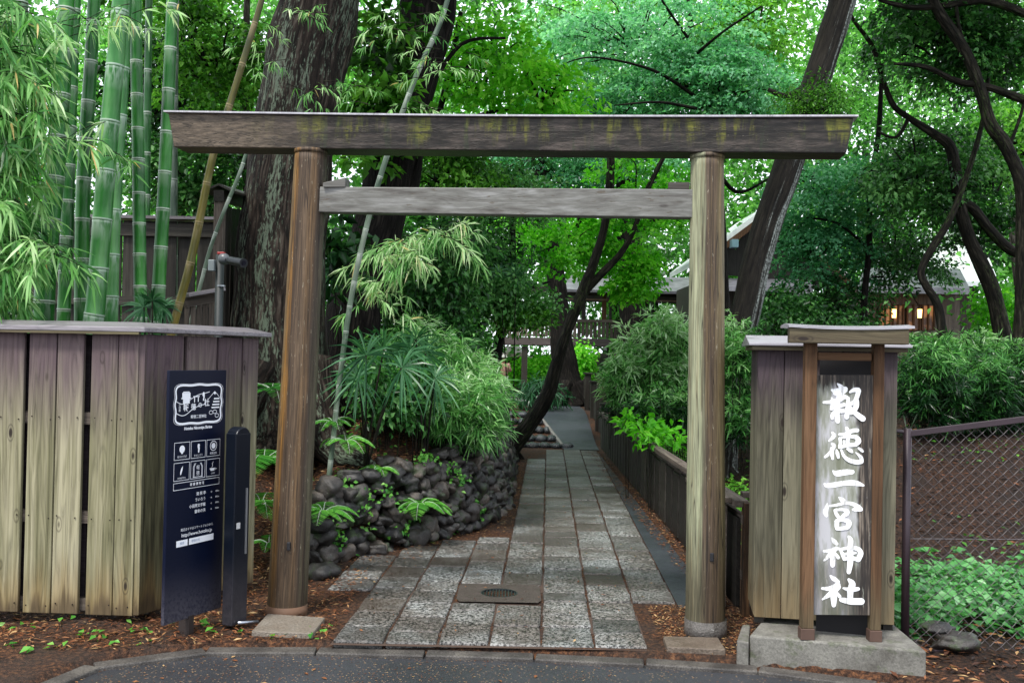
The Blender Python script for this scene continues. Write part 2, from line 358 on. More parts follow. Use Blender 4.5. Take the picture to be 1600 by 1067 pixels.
# ------------------------------------------------------------------ terrain
KERB = [(-2.62, -4.0), (-2.5, 3.2), (-2.36, 4.3), (-2.25, 4.75), (-2.09, 5.22), (-1.74, 5.42), (-1.24, 5.49), (.19, 5.45), (1.27, 5.33), (2.1, 5.0), (3.2, 4.55), (5.5, 3.9), (12, 2.6), (60, -4)]
BANK = [(-40, 7.6), (-6, 7.3), (-3.0, 7.0), (-1.9, 6.9), (-1.5, 7.45), (-1.12, 8.0), (-.62, 8.62), (-.22, 9.4), (-.04, 10.6), (.0, 12.3), (.02, 14.5), (.03, 16.8), (-.1, 18.6), (-.8, 19.6), (-3, 20.0), (-40, 21)]
def sdist(poly, X, Y):
    """signed distance to a polyline, positive on its left"""
    X = np.asarray(X, float); Y = np.asarray(Y, float); best = np.full(X.shape, 1e9); sg = np.ones(X.shape)
    for (x0, y0), (x1, y1) in zip(poly[:-1], poly[1:]):
        dx, dy = x1-x0, y1-y0; t = np.clip(((X-x0)*dx+(Y-y0)*dy)/(dx*dx+dy*dy), 0, 1)
        qx, qy = X-x0-t*dx, Y-y0-t*dy; dd = np.hypot(qx, qy); cr = dx*(Y-y0)-dy*(X-x0)
        m = dd < best-1e-9; best = np.where(m, dd, best); sg = np.where(m, np.sign(cr), sg)
    return best*sg
def ss(x): x = np.clip(x, 0, 1); return x*x*(3-2*x)
def PZ(Y):   # height of the walkway
    return .45*ss((np.asarray(Y, float)-17.4)/5.0)-.42*ss((np.asarray(Y, float)-26)/10)
def H(X, Y):
    X = np.asarray(X, float); Y = np.asarray(Y, float)
    h = PZ(Y)*np.ones_like(X)
    d = sdist(BANK, X, Y)                      # left of the bank line = inside the bank
    inside = np.where(d > 0, d, 0)
    hw = .62*ss((X+2.0)/.9)+.12*ss((Y-8)/2)
    hw = np.where(X < -1.75, 0, hw)
    left = hw*ss(inside/.32)+np.minimum(.42*np.maximum(inside-.15, 0), 1.05)*ss(inside/.8)
    h = h*(1-ss(inside/.5))+left*(1-.0*X)+np.where(inside > 0, 0, 0)
    r = ss((X-2.1)/1.5)                        # right-hand side: shrubs on a low bank
    h = h*(1-r)+r*(.78*ss((Y-7.9)/3.6)+1.0*ss((Y-12)/8)+.01*np.maximum(X-2, 0)*ss((Y-6)/3))
    k = sdist(KERB, X, Y)                      # positive = away from the road
    h = np.where(k < 0, -.09, h)+np.where(k < 0, 0, -.09*(1-ss(k/.08)))
    bumps = .025*np.sin(X*5.1+Y*2.3)*np.sin(Y*4.7-X*1.9)*ss((k-.1)/.5)*np.where((X > -1.3) & (X < 1.6) & (d <= 0), .15, 1)
    return h+bumps
def Hs(x, y): return float(H(np.array([x]), np.array([y]))[0])
def ground():
    ax = np.concatenate([[-90, -60, -40, -28, -20, -15], np.arange(-12, -3, .4), np.arange(-3, 3.4, .06), np.arange(3.4, 12, .35), [13, 16, 20, 28, 40, 60, 90]])
    ay = np.concatenate([[-60, -30, -12, -6, -2, 1], np.arange(3, 11, .06), np.arange(11, 24, .2), np.arange(24, 50, 1.5), [55, 65, 80, 120, 200]])
    X, Y = np.meshgrid(ax, ay); Z = H(X, Y)
    nx, ny = len(ax), len(ay); V = np.stack([X.ravel(), Y.ravel(), Z.ravel()], 1)
    i = (np.arange(ny-1)[:, None]*nx+np.arange(nx-1)[None]).ravel(); F4 = np.stack([i, i+1, i+nx+1, i+nx], 1)
    me = bpy.data.meshes.new('ground'); me.from_pydata(V.tolist(), [], F4.tolist()); me.update()
    m = MT('soil_and_litter'); co = m.co()
    a = m.noise(co, 2.2, 5, .6); b = m.noise(co, 38, 5, .7); v = m.vor(m.sc(co, 1, 1, 1), 42, out='Color')
    c = m.ramp(b, [(.36, (.01, .006, .004)), (.5, (.05, .024, .014)), (.62, (.15, .065, .028)), (.74, (.26, .14, .07))])
    c = m.mix(m.ramp(a, [(.42, 0.0), (.62, .75)]), c, m.mix(b, (.02, .014, .011), (.055, .04, .032)))
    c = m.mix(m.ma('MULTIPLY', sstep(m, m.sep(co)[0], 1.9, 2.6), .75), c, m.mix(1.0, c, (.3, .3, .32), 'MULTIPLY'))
    m.P(Base_Color=c, Roughness=.85); m.b.inputs['Specular IOR Level'].default_value = .2; m.bump(m.ma('ADD', b, m.noise(co, 90, 3, .7)), .9, .02)
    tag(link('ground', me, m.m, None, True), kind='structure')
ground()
# road (asphalt), kerb
def asphalt(name, base, lo=.6, speck=True):
    m = MT(name); co = m.co(); f = m.noise(co, 260, 3, .7); p = m.noise(co, 1.3, 5, .6)
    c = m.mix(1.0, base, m.ramp(f, [(.3, .45), (.7, 1.6)]), 'MULTIPLY')
    c = m.mix(m.ramp(p, [(.4, 0.0), (.65, .55)]), c, tuple(x*lo for x in base))
    if speck: c = m.mix(m.ramp(m.vor(co, 42, rand=1), [(.14, .8), (.2, 0.0)]), c, (.26, .17, .1))
    m.P(Base_Color=c, Roughness=m.ramp(p, [(.4, .55), (.6, .38)])); m.bump(f, .5, .006); return m.m
M_road = asphalt('road_asphalt', (.03, .032, .037))
M_lane = asphalt('path_asphalt', (.03, .036, .044), speck=False)
road = MB()
kp = [Vector((x, y, -.045)) for x, y in KERB]
back = [Vector((60, -30, -.045)), Vector((-2.62, -30, -.045))]
road.add(kp+back, [tuple(range(len(kp)+1, -1, -1))])
o = road.build('road', M_road); tag(o, kind='structure')
def kerbs():
    mb = MB(); pts = KERB[1:12]; dist = [0]
    for a, b in zip(pts[:-1], pts[1:]): dist.append(dist[-1]+math.hypot(b[0]-a[0], b[1]-a[1]))
    def at(s):
        for i in range(len(pts)-1):
            if s <= dist[i+1] or i == len(pts)-2:
                t = (s-dist[i])/(dist[i+1]-dist[i]); return Vector((pts[i][0]*(1-t)+pts[i+1][0]*t, pts[i][1]*(1-t)+pts[i+1][1]*t, 0))
    s = 0.2
    while s < dist[-1]-.6:
        ln = .585; a = at(s); b = at(s+ln)
        mb.bar(a+Vector((0, 0, -.085+random.uniform(-.003, .003))), b+Vector((0, 0, -.085)), .105, .125, long=2); s += ln+.012
    m = MT('kerb_concrete'); co = m.co(); f = m.noise(co, 120, 4, .7)
    c = m.ramp(m.ma('ADD', m.ma('MULTIPLY', f, .6), m.ma('MULTIPLY', m.noise(co, 5, 4), .4)), [(.36, (.014, .012, .01)), (.5, (.045, .04, .036)), (.64, (.115, .105, .09))])
    m.P(Base_Color=c, Roughness=.6); m.bump(f, .5, .005)
    tag(mb.build('kerb', m.m, None, bevel=.008), kind='structure')
kerbs()
# stone path
U = .0367
def XC(i): return [-1.268, -.968, -.683, -.386, -.099, .192, .49, .785, 1.075][i]
def stone_path():
    mb = MB(); mb2 = MB()
    ext = [(6.75, 7.95), (5.53, 8.35), (5.53, 8.62), (5.53, 8.8), (5.53, 15.6), (5.53, 17.2), (5.53, 17.3), (6.55, 17.2)]
    for c, (y0, y1) in enumerate(ext):
        y = y0
        while y < y1-.12:
            ln = random.choice([.24, .3, .3, .36, .42, .48])*random.uniform(.92, 1.08)
            if c < 3: ln = min(ln, .34)
            ye = min(y+ln, y1)
            if y1-ye < .12: ye = y1
            g = .006; xl = XC(c)+g; xr = XC(c+1)-g
            if c == 3 or c == 4:   # room for the drain stone
                if y < 6.98 and ye > 6.46:
                    if y < 6.38: ye = 6.45
                    else: y = 6.99; continue
            z = random.uniform(-.006, .004); zz = .0
            jl, jr = random.uniform(-.006, .006), random.uniform(-.006, .006)
            q = [(xl+jl, y+g), (xr+jr, y+g+random.uniform(-.006, .006)), (xr-jr, ye-g), (xl-jl, ye-g+random.uniform(-.006, .006))]
            top = [Vector((x+U*(yy-5.5), yy, .012+z+float(PZ(yy))+random.uniform(-.003, .003))) for x, yy in q]
            bot = [v-Vector((0, 0, .08)) for v in top]
            rn = random.random()
            mb.add(bot+top, [(4, 5, 6, 7), (0, 1, 5, 4), (1, 2, 6, 5), (2, 3, 7, 6), (3, 0, 4, 7)], None, rn)
            y = ye
    m = MT('paving_granite'); co = m.co(); rn = m.attr('rnd', True)
    pit = m.noise(co, 60, 3, .75); big = m.noise(co, 1.6, 4, .65)
    light = m.ramp(pit, [(.4, (.012, .012, .012)), (.46, (.06, .062, .062)), (.51, (.21, .215, .21)), (.66, (.36, .365, .36))])
    dark = m.ramp(pit, [(.4, (.015, .018, .018)), (.5, (.08, .088, .085)), (.64, (.16, .17, .165))])
    brown = m.mix(.5, dark, (.11, .075, .055))
    c = m.mix(m.ramp(rn, [(.05, .35), (.3, 1.0)]), dark, light)
    c = m.mix(m.ramp(rn, [(.91, 0.0), (.93, .8)]), c, brown)
    c = m.mix(1.0, c, m.ramp(m.ma('FRACT', m.ma('MULTIPLY', rn, 7.3)), [(0.0, (.6, .57, .55)), (.5, (.95, .93, .9)), (1.0, (1.2, 1.22, 1.22))]), 'MULTIPLY')
    c = m.mix(m.ramp(big, [(.4, 0.0), (.56, .85)]), c, m.mix(1.0, c, (.45, .38, .34), 'MULTIPLY'))
    c = m.mix(m.ramp(m.noise(co, 3.1, 4, .65), [(.56, 0.0), (.66, .7)]), c, m.mix(pit, (.01, .009, .008), (.11, .095, .085)))
    m.P(Base_Color=c, Roughness=m.ramp(pit, [(.4, .35), (.6, .6)])); m.bump(pit, .8, .008)
    tag(mb.build('stone_path', m.m, None, bevel=.012), kind='structure')
stone_path()
# bed under and beside the slabs, asphalt lane, ramp
def strip(name, xl, xr, y0, y1, dz, mat, step=.3):
    ys = np.arange(y0, y1+step*.5, step); mb = MB(); vs = []; fs = []
    for y in ys:
        z = float(PZ(y))+dz; vs += [Vector((xl(y), y, z)), Vector((xr(y), y, z))]
    for i in range(len(ys)-1): fs.append((2*i, 2*i+1, 2*i+3, 2*i+2))
    mb.add(vs, fs); o = mb.build(name, mat); tag(o, kind='structure'); return o
FX = lambda y: 1.47+.012*(y-6.2)       # fence line on the right
m_bed = simple('joint_soil', (.035, .022, .016), .9, scale=30, bump=.5)
strip('path_bed', lambda y: -.97+U*(y-5.5), lambda y: .785+U*(y-5.5), 5.5, 8.6, .0035+.012, simple('joint_soil_front', (.05, .028, .018), .9, scale=30, bump=.5)).location.z = -.016
strip('path_bed', lambda y: -.1+U*(y-5.5), lambda y: 1.075+U*(y-5.5), 8.0, 17.4, .009, m_bed).location.z = -.012
strip('asphalt_lane', lambda y: XC(8)+U*(y-5.5), lambda y: min(FX(y)-.1, XC(8)+U*(y-5.5)+.3), 6.45, 17.4, .006, M_lane)
strip('asphalt_ramp', lambda y: max(.3, .93-.09*(y-17.4)), lambda y: min(1.62, 1.55+.02*(y-17.4)), 17.25, 36, .016, M_lane)
strip('far_path', lambda y: -3.0, lambda y: 3, 25.2, 60, .03, simple('far_paving', (.16, .15, .15), .6), .5)
# kerb line along the ramp between ramp and steps
mb = MB(); a = Vector((.93, 17.9, .02+float(PZ(17.9)))); b = Vector((.56, 21.6, .02+float(PZ(21.2)))); mb.bar(a, b, .06, .06)
tag(mb.build('ramp_edging', simple('edging_stone', (.16, .15, .14)), bevel=.01), kind='structure')
# dark rounded steps
def rock_mesh(mb, c, r, seed, sub=2, rot=None, nz=.28):
    import bmesh
    bm = bmesh.new(); bmesh.ops.create_icosphere(bm, subdivisions=sub, radius=1)
    rot = rot or Matrix.Identity(3); o = Vector((seed*3.7, seed*1.3, 0)); vs = []
    for v in bm.verts:
        d = v.co.normalized(); k = 1+nz*mnoise.noise(d*1.5+o)*1.7+.05*mnoise.noise(d*3.3+o)+.015*mnoise.noise(d*8+o)
        # squarish river cobble
        q = Vector([math.copysign(abs(a)**.9, a) for a in d])*k
        vs.append(Vector(c)+rot@Vector((q.x*r[0], q.y*r[1], q.z*r[2])))
    bm.faces.ensure_lookup_table(); fs = [tuple(v.index for v in f.verts) for f in bm.faces]; bm.free()
    mb.add(vs, fs)
def stone_mat(name, cols, rough=(.2, .5), moss=.0, sc=9, bp=.9):
    m = MT(name); co = m.co(); rn = m.attr('rnd', True); n = m.noise(co, sc, 5, .65); f = m.noise(co, 70, 4, .7)
    c = m.ramp(m.ma('ADD', m.ma('MULTIPLY', n, .55), m.ma('MULTIPLY', rn, .45)), [(.2+.6*i/(len(cols)-1), x) for i, x in enumerate(cols)])
    c = m.mix(1.0, c, m.ramp(f, [(.3, .6), (.7, 1.35)]), 'MULTIPLY')
    if moss: c = m.mix(m.ramp(m.noise(co, 6, 4, .6), [(.55, 0.0), (.65, moss)]), c, (.035, .06, .02))
    c = m.mix(m.ramp(m.noise(co, 22, 4, .7), [(.66, 0.0), (.72, .6)]), c, (.3, .3, .28))
    m.P(Base_Color=c, Roughness=m.ramp(n, [(.3, rough[0]), (.7, rough[1])])); m.bump(m.ma('ADD', f, m.noise(co, 24, 5, .7)), bp, .01); return m.m
M_rock = stone_mat('wet_cobble', [(.005, .005, .005), (.015, .0135, .0125), (.038, .033, .029), (.11, .088, .07)], moss=.8, rough=(.28, .65), bp=.6)
M_step = stone_mat('step_stone', [(.01, .012, .014), (.02, .024, .028), (.04, .045, .05)], rough=(.15, .4))
mb = MB()
for i, (y, xr) in enumerate([(17.7, 1.14), (18.5, .86), (19.3, .76), (20.1, .66), (20.9, .56)]):
    z = float(PZ(y+.3))+.03; x = -.1; k = 0
    while x < xr-.08:
        w = random.uniform(.16, .26); w = min(w, xr-x); rock_mesh(mb, (x+w/2, y, z-.03), (w*.54, .15, .085), i*7+k, 2, nz=.12); x += w; k += 1
    mb.box((xr/2-.05, y+.45, z-.06), (xr+.1, .7, .1))
st = mb.build('stone_steps', M_step, None, smooth=True); tag(st, kind='structure')
# drain cover
t = empty('drain_cover', (.1, 6.72, 0), 'round slotted metal drain grate set in a brown stone square in the path', 'drain')
dc = G(800, 915); mb = MB(); w = .27
gx0, gx1 = XC(3)+.01+U*1.2, XC(5)-.012+U*1.2
cx = (gx0+gx1)/2; hy0, hy1 = 6.465, 6.975; cyy = (hy0+hy1)/2; rad = .125
vs = []; fs = []; n = 32
for k in range(n):
    a = 2*math.pi*k/n; vs.append(Vector((cx+rad*math.cos(a), cyy+rad*math.sin(a), .014)))
for k in range(n):
    a = 2*math.pi*k/n; ca, sa = math.cos(a), math.sin(a); q = min((gx1-cx)/max(abs(ca), 1e-6), (hy1-cyy)/max(abs(sa), 1e-6)); vs.append(Vector((cx+q*ca, cyy+q*sa, .014)))
for k in range(n): fs.append((k, n+k, n+(k+1) % n, (k+1) % n))
for k in range(n): a = vs[k]; vs.append(Vector((a.x, a.y, -.05)))
for k in range(n): fs.append((k, (k+1) % n, 2*n+(k+1) % n, 2*n+k))
mb.add(vs, fs); mb.build('surround', stone_mat('drain_stone', [(.03, .023, .018), (.055, .042, .034), (.1, .078, .065)], rough=(.5, .7)), t)
mb = MB(); mb.tube([(cx, cyy, -.06), (cx, cyy, -.04)], [rad, rad], 32, smooth=1)
for k in range(-5, 6):
    x = k*.021; hl = math.sqrt(max(rad**2-x*x, 0))-.006; mb.box((cx+x, cyy, .004), (.009, 2*hl, .014))
ring = []
for k in range(32):
    a = 2*math.pi*k/32; b = 2*math.pi*(k+1)/32; mb.bar((cx+(rad-.006)*math.cos(a), cyy+(rad-.006)*math.sin(a), .006), (cx+(rad-.006)*math.cos(b), cyy+(rad-.006)*math.sin(b), .006), .01, .018)
mb.build('grate', simple('cast_iron', (.05, .06, .065), .35, .7), t)
# ------------------------------------------------------------------ torii gate
LB0 = Vector((-1.352, 6.14, 0)); RB0 = Vector((1.16, 5.83, 0))
LT = P(486, 238, 6.14); RT = P(1105, 246, 5.83)
gdir = (RT-LT); gdir.z = 0; gdir.normalize(); gn = Vector((-gdir.y, gdir.x, 0))   # gn points away from the camera
gate = empty('torii_gate', ((LB0+RB0)/2), 'wooden torii gate of round posts and mossy top beam spanning the path entrance', 'gate')
m_l = torii_post_mat('left_post_wood', (-1.352, (LT.x+1.352)/2.83), [(0, (.11, .085, .055)), (.16, (.16, .1, .04)), (.25, (.2, .1, .025)), (.33, (.06, .04, .026)), (.55, (.1, .068, .042)), (.66, (.13, .08, .04)), (.8, (.05, .036, .026)), (1, (.1, .095, .055))], ((.05, .034, .022), .7), (.9, .2, .7))
m_r = torii_post_mat('right_post_wood', (1.16, (RT.x-1.16)/2.8), [(0, (.2, .21, .13)), (.2, (.27, .28, .18)), (.32, (.2, .21, .13)), (.42, (.07, .05, .035)), (.62, (.085, .06, .038)), (.76, (.15, .12, .06)), (1, (.13, .12, .06))], ((.16, .11, .045), .35), (1.05, .45, .75))
for (b, tp, r0, r1, mm, lab) in ((LB0, LT, .122, .098, m_l, 'brown post with orange streaks'), (RB0, RT, .116, .097, m_r, 'olive post with pale green side')):
    mb = MB(); mb.tube([b+(tp-b)*t-Vector((0, 0, .03 if t == 0 else 0)) for t in (0, .2, .4, .6, .8, 1.0)], [r0+(r1-r0)*t for t in (0, .2, .4, .6, .8, 1.0)], 40, nz=.02, nsc=2.5)
    mb.tube([tp-Vector((0, 0, .012)), tp+Vector((0, 0, .012))], [r1*1.05]*2, 36, smooth=1)
    po = mb.build('post', mm, gate, smooth=True); po['label'] = lab
mb = MB(); mb.tube([RB0+Vector((0, 0, -.02)), RB0+Vector((0, 0, .1))], [.125, .122], 40, smooth=1)
mb.build('base_collar', stone_mat('collar_stone', [(.05, .045, .04), (.13, .12, .11), (.22, .21, .19)]), gate, smooth=True)
mb = MB(); mb.tube([LB0+Vector((0, 0, -.02)), LB0+Vector((0, 0, .06))], [.128, .124], 40, smooth=1)
mb.build('base_collar', simple('rusty_collar', (.1, .05, .025), .7), gate, smooth=True)
for b, z, q in ((LB0, P(451, 853, 6.0).z, P(451, 853, 6.02)), (RB0, 0, P(1112, 870, 5.72))):
    mb = MB(); mb.box(q, (.022, .02, .05)); mb.build('metal_tag', simple('black_tag', (.01, .01, .012), .4), gate, bevel=.004)
# top beam: end-slanted, pentagonal section with a thin roof board
Lt, Lb = P(276, 184, 6.3), P(283, 235, 6.3); Rt, Rb = P(1328, 192, 5.72), P(1317, 245, 5.72)
hw = .10
mb = MB(); vs = []; gs = []
def beam_sec(tp, bt):
    return [bt-gn*hw, bt+gn*hw, tp+gn*hw*1.15-Vector((0, 0, 0)), tp-gn*hw*1.15]
for kx in range(25):
    t = kx/24; tp = Lt.lerp(Rt, t); bt = Lb.lerp(Rb, t)
    sag = .012*math.sin(t*math.pi)
    for v in beam_sec(tp-Vector((0, 0, sag)), bt-Vector((0, 0, sag*.3))):
        vs.append(v); gs.append((v.z*1.0, v.y, (v-Lb).length))
fs = [(0, 1, 2, 3), tuple(24*4+i for i in (3, 2, 1, 0))]
for kx in range(24):
    for i in range(4):
        j = (i+1) % 4; fs.append((4*kx+i, 4*(kx+1)+i, 4*(kx+1)+j, 4*kx+j))
mb.add(vs, fs, gs); mb.build('top_beam', torii_beam_mat(), gate, bevel=.006)
mb = MB(); vs = []; e = .02
for kx in range(25):
    t = kx/24; tp = (Lt-gdir*e).lerp(Rt+gdir*e, t)-Vector((0, 0, .012*math.sin(t*math.pi))); w = hw*1.15+.022
    for v in (tp-gn*w+Vector((0, 0, .003)), tp+gn*w+Vector((0, 0, .003)), tp+gn*w+Vector((0, 0, .013)), tp+Vector((0, 0, .03)), tp-gn*w+Vector((0, 0, .013))): vs.append(v)
fs = [(0, 1, 2, 3, 4), tuple(24*5+i for i in (4, 3, 2, 1, 0))]
for kx in range(24):
    for i in range(5):
        j = (i+1) % 5; fs.append((5*kx+i, 5*(kx+1)+i, 5*(kx+1)+j, 5*kx+j))
mb.add(vs, fs); mb.build('roof_board', W['paleedge'], gate)
# crossbar between the posts with raised wedges
cl_t, cl_b = P(500, 294, 6.13), P(498, 333, 6.13); cr_t, cr_b = P(1088, 298, 5.84), P(1088, 342, 5.84)
mb = MB(); mb.prism([cl_b-gn*.05, cr_b-gn*.05, cr_t-gn*.05, cl_t-gn*.05], gn, .1)
mb.gc = [((v[2])*1.0, v[1], v[0]) for v in mb.v]; mb.build('crossbar', W['beamgrey'], gate, bevel=.005)
for (xa, xb, ya, yb, Yd) in ((508, 543, 289, 279.5, 6.1), (1077, 1044, 288, 287, 5.86)):
    a, b, c, d = P(xa, 294.5 if xa < 800 else 297.5, Yd), P(xb, 294.5 if xa < 800 else 297.5, Yd), P(xb, yb, Yd), P(xa, ya-1, Yd)
    mb = MB(); mb.prism([a-gn*.047, b-gn*.047, c-gn*.047, d-gn*.047] if xa < 800 else [b-gn*.047, a-gn*.047, d-gn*.047, c-gn*.047], gn, .094)
    mb.gc = [((v[2])*1.0, v[1], v[0]) for v in mb.v]; mb.build('wedge', W['beamgrey'], gate, bevel=.003)
# flat slabs at the foot of the posts
M_slab = stone_mat('slab_stone', [(.1, .075, .055), (.16, .13, .1), (.2, .18, .15)], rough=(.4, .6))
def slab(pts, label, z=.03):
    mb = MB(); mb.prism([G(*p, z)-Vector((0, 0, .07)) for p in pts], (0, 0, 1), .07); tag(mb.build('stone_slab', M_slab, None, bevel=.006), label, 'stone slab', 'flat stones at the gate posts')
slab([(393, 985), (488, 989), (508, 964), (418, 958)], 'square brown stone slab in front of the left gate post')
slab([(1042, 1010), (1134, 1014), (1122, 995), (1036, 993)], 'grey stone slab in front of the right gate post')
# ------------------------------------------------------------------ left fence of wide planks
def fence_left():
    A = Vector((-6.2, 6.05, 0)); C = Vector((-2.17, 5.83, 0)); D = Vector((-1.735, 6.72, 0))
    f = empty('plank_fence', C, 'tall fence of wide weathered planks, purple above and olive below, behind the navy sign', 'fence')
    mb = MB(); z0, z1 = .05, 1.69
    def board(a, b, dz=0):
        d = (b-a).normalized(); n = Vector((d.y, -d.x, 0)); w = (b-a).length; M = Matrix((d, -n, Vector((0, 0, 1)))).transposed()
        c = (a+b)/2; mb.box(c+Vector((0, 0, (z0+z1)/2+dz))+n*random.uniform(-.003, .003), (w, .028, z1-z0), M, long=2)
    d = (A-C).normalized()
    # planks measured in the photograph (pixels along the front plane)
    def onfront(px):
        r = ray(px, 760); # intersect with the vertical plane through A, C
        n = Vector((d.y, -d.x, 0)); o = Vector((0, 0, CZ)); t = (C-o).dot(n)/r.dot(n); q = o+r*t; q.z = 0; return q
    for a, b in ((213, 182), (181, 140), (127, 86), (84.5, 42.5), (34, -6), (-8, -52), (-60, -100), (-102, -145), (-153, -196), (-198, -242)):
        board(onfront(b), onfront(a))
    e = (D-C).normalized(); Lr = (D-C).length
    for a, b in ((.03, .33), (.36, .62), (.64, .86), (.87, 1.02)):
        board(C+e*a*Lr, C+e*b*Lr)
    mb.box(C+Vector((.0, .02, (z0+z1)/2)), (.05, .05, z1-z0-.004))
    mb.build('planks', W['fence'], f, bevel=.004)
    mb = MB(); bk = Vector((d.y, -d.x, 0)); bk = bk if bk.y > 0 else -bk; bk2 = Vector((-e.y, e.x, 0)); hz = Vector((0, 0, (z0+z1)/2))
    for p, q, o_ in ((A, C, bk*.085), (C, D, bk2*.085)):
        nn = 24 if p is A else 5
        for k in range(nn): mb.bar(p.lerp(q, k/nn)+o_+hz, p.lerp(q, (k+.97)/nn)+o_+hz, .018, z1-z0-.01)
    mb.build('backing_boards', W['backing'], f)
    mb = MB()
    back = Vector((d.y, -d.x, 0)); back = back if back.y > 0 else -back
    for z in (.1, .61, 1.19):
        mb.bar(C+back*.045+Vector((0, 0, z)), A+back*.045+Vector((0, 0, z)), .05, .07)
        bb = Vector((-e.y, e.x, 0)); mb.bar(C+bb*.045+e*.04+Vector((0, 0, z)), D+bb*.045+Vector((0, 0, z)), .05, .07)
    mb.build('rail', W['darkgrey'], f)
    nl = MB(); fr_ = -back
    for px in (206, 188, 175, 146, 121, 92, 79, 48, 29, -1):
        q = onfront(px)
        for z in (.1, .61, 1.19): c_ = q+fr_*.0145+Vector((random.uniform(-.006, .006), 0, z+random.uniform(-.012, .012))); nl.tube([c_, c_+fr_*.003], [.0045, .004], 8, smooth=1)
    nl.build('nails', simple('rusty_nail', (.02, .012, .01), .6, .5), f)['kind'] = 'stuff'
    for q in (C+back*.16+d*.02, C+back*.16+d*1.3, C+back*.16+d*2.6, D+bb*.15-e*.05):
        mb = MB(); mb.box(q+Vector((0, 0, .85)), (.09, .09, 1.64)); mb.build('post', W['darkgrey'], f)
    # sloping cap
    mb = MB(); zt = 1.73
    fr = -back; fr2 = -bb; c0 = C+(fr+fr2).normalized()*.08; cb = C+(back+bb).normalized()*.16
    ins = [A+fr*.07, c0, D+fr2*.07+e*.09, D+bb*.14+e*.09, cb, A+back*.14]
    low = [Vector((p.x, p.y, zt-.028)) for p in ins]; hi = []
    for i, p in enumerate(ins): hi.append(Vector((p.x, p.y, zt if i < 3 else zt+.035)))
    mb.add(low+hi, [(0, 5, 4, 1), (1, 4, 3, 2), (6, 7, 10, 11), (7, 8, 9, 10), (0, 1, 7, 6), (1, 2, 8, 7), (2, 3, 9, 8), (3, 4, 10, 9), (4, 5, 11, 10), (5, 0, 6, 11)])
    mb.gc = [(v[1]*1.0, v[2], v[0]) for v in mb.v]
    mb.build('cap', W['cap'], f, bevel=.004)
    mb = MB(); mb.bar(A+fr*.035+Vector((0, 0, 1.694)), c0-fr*.0-(fr2*.035)+Vector((0, 0, 1.694)), .03, .014); mb.build('drip_board', W['capside'], f)
fence_left()
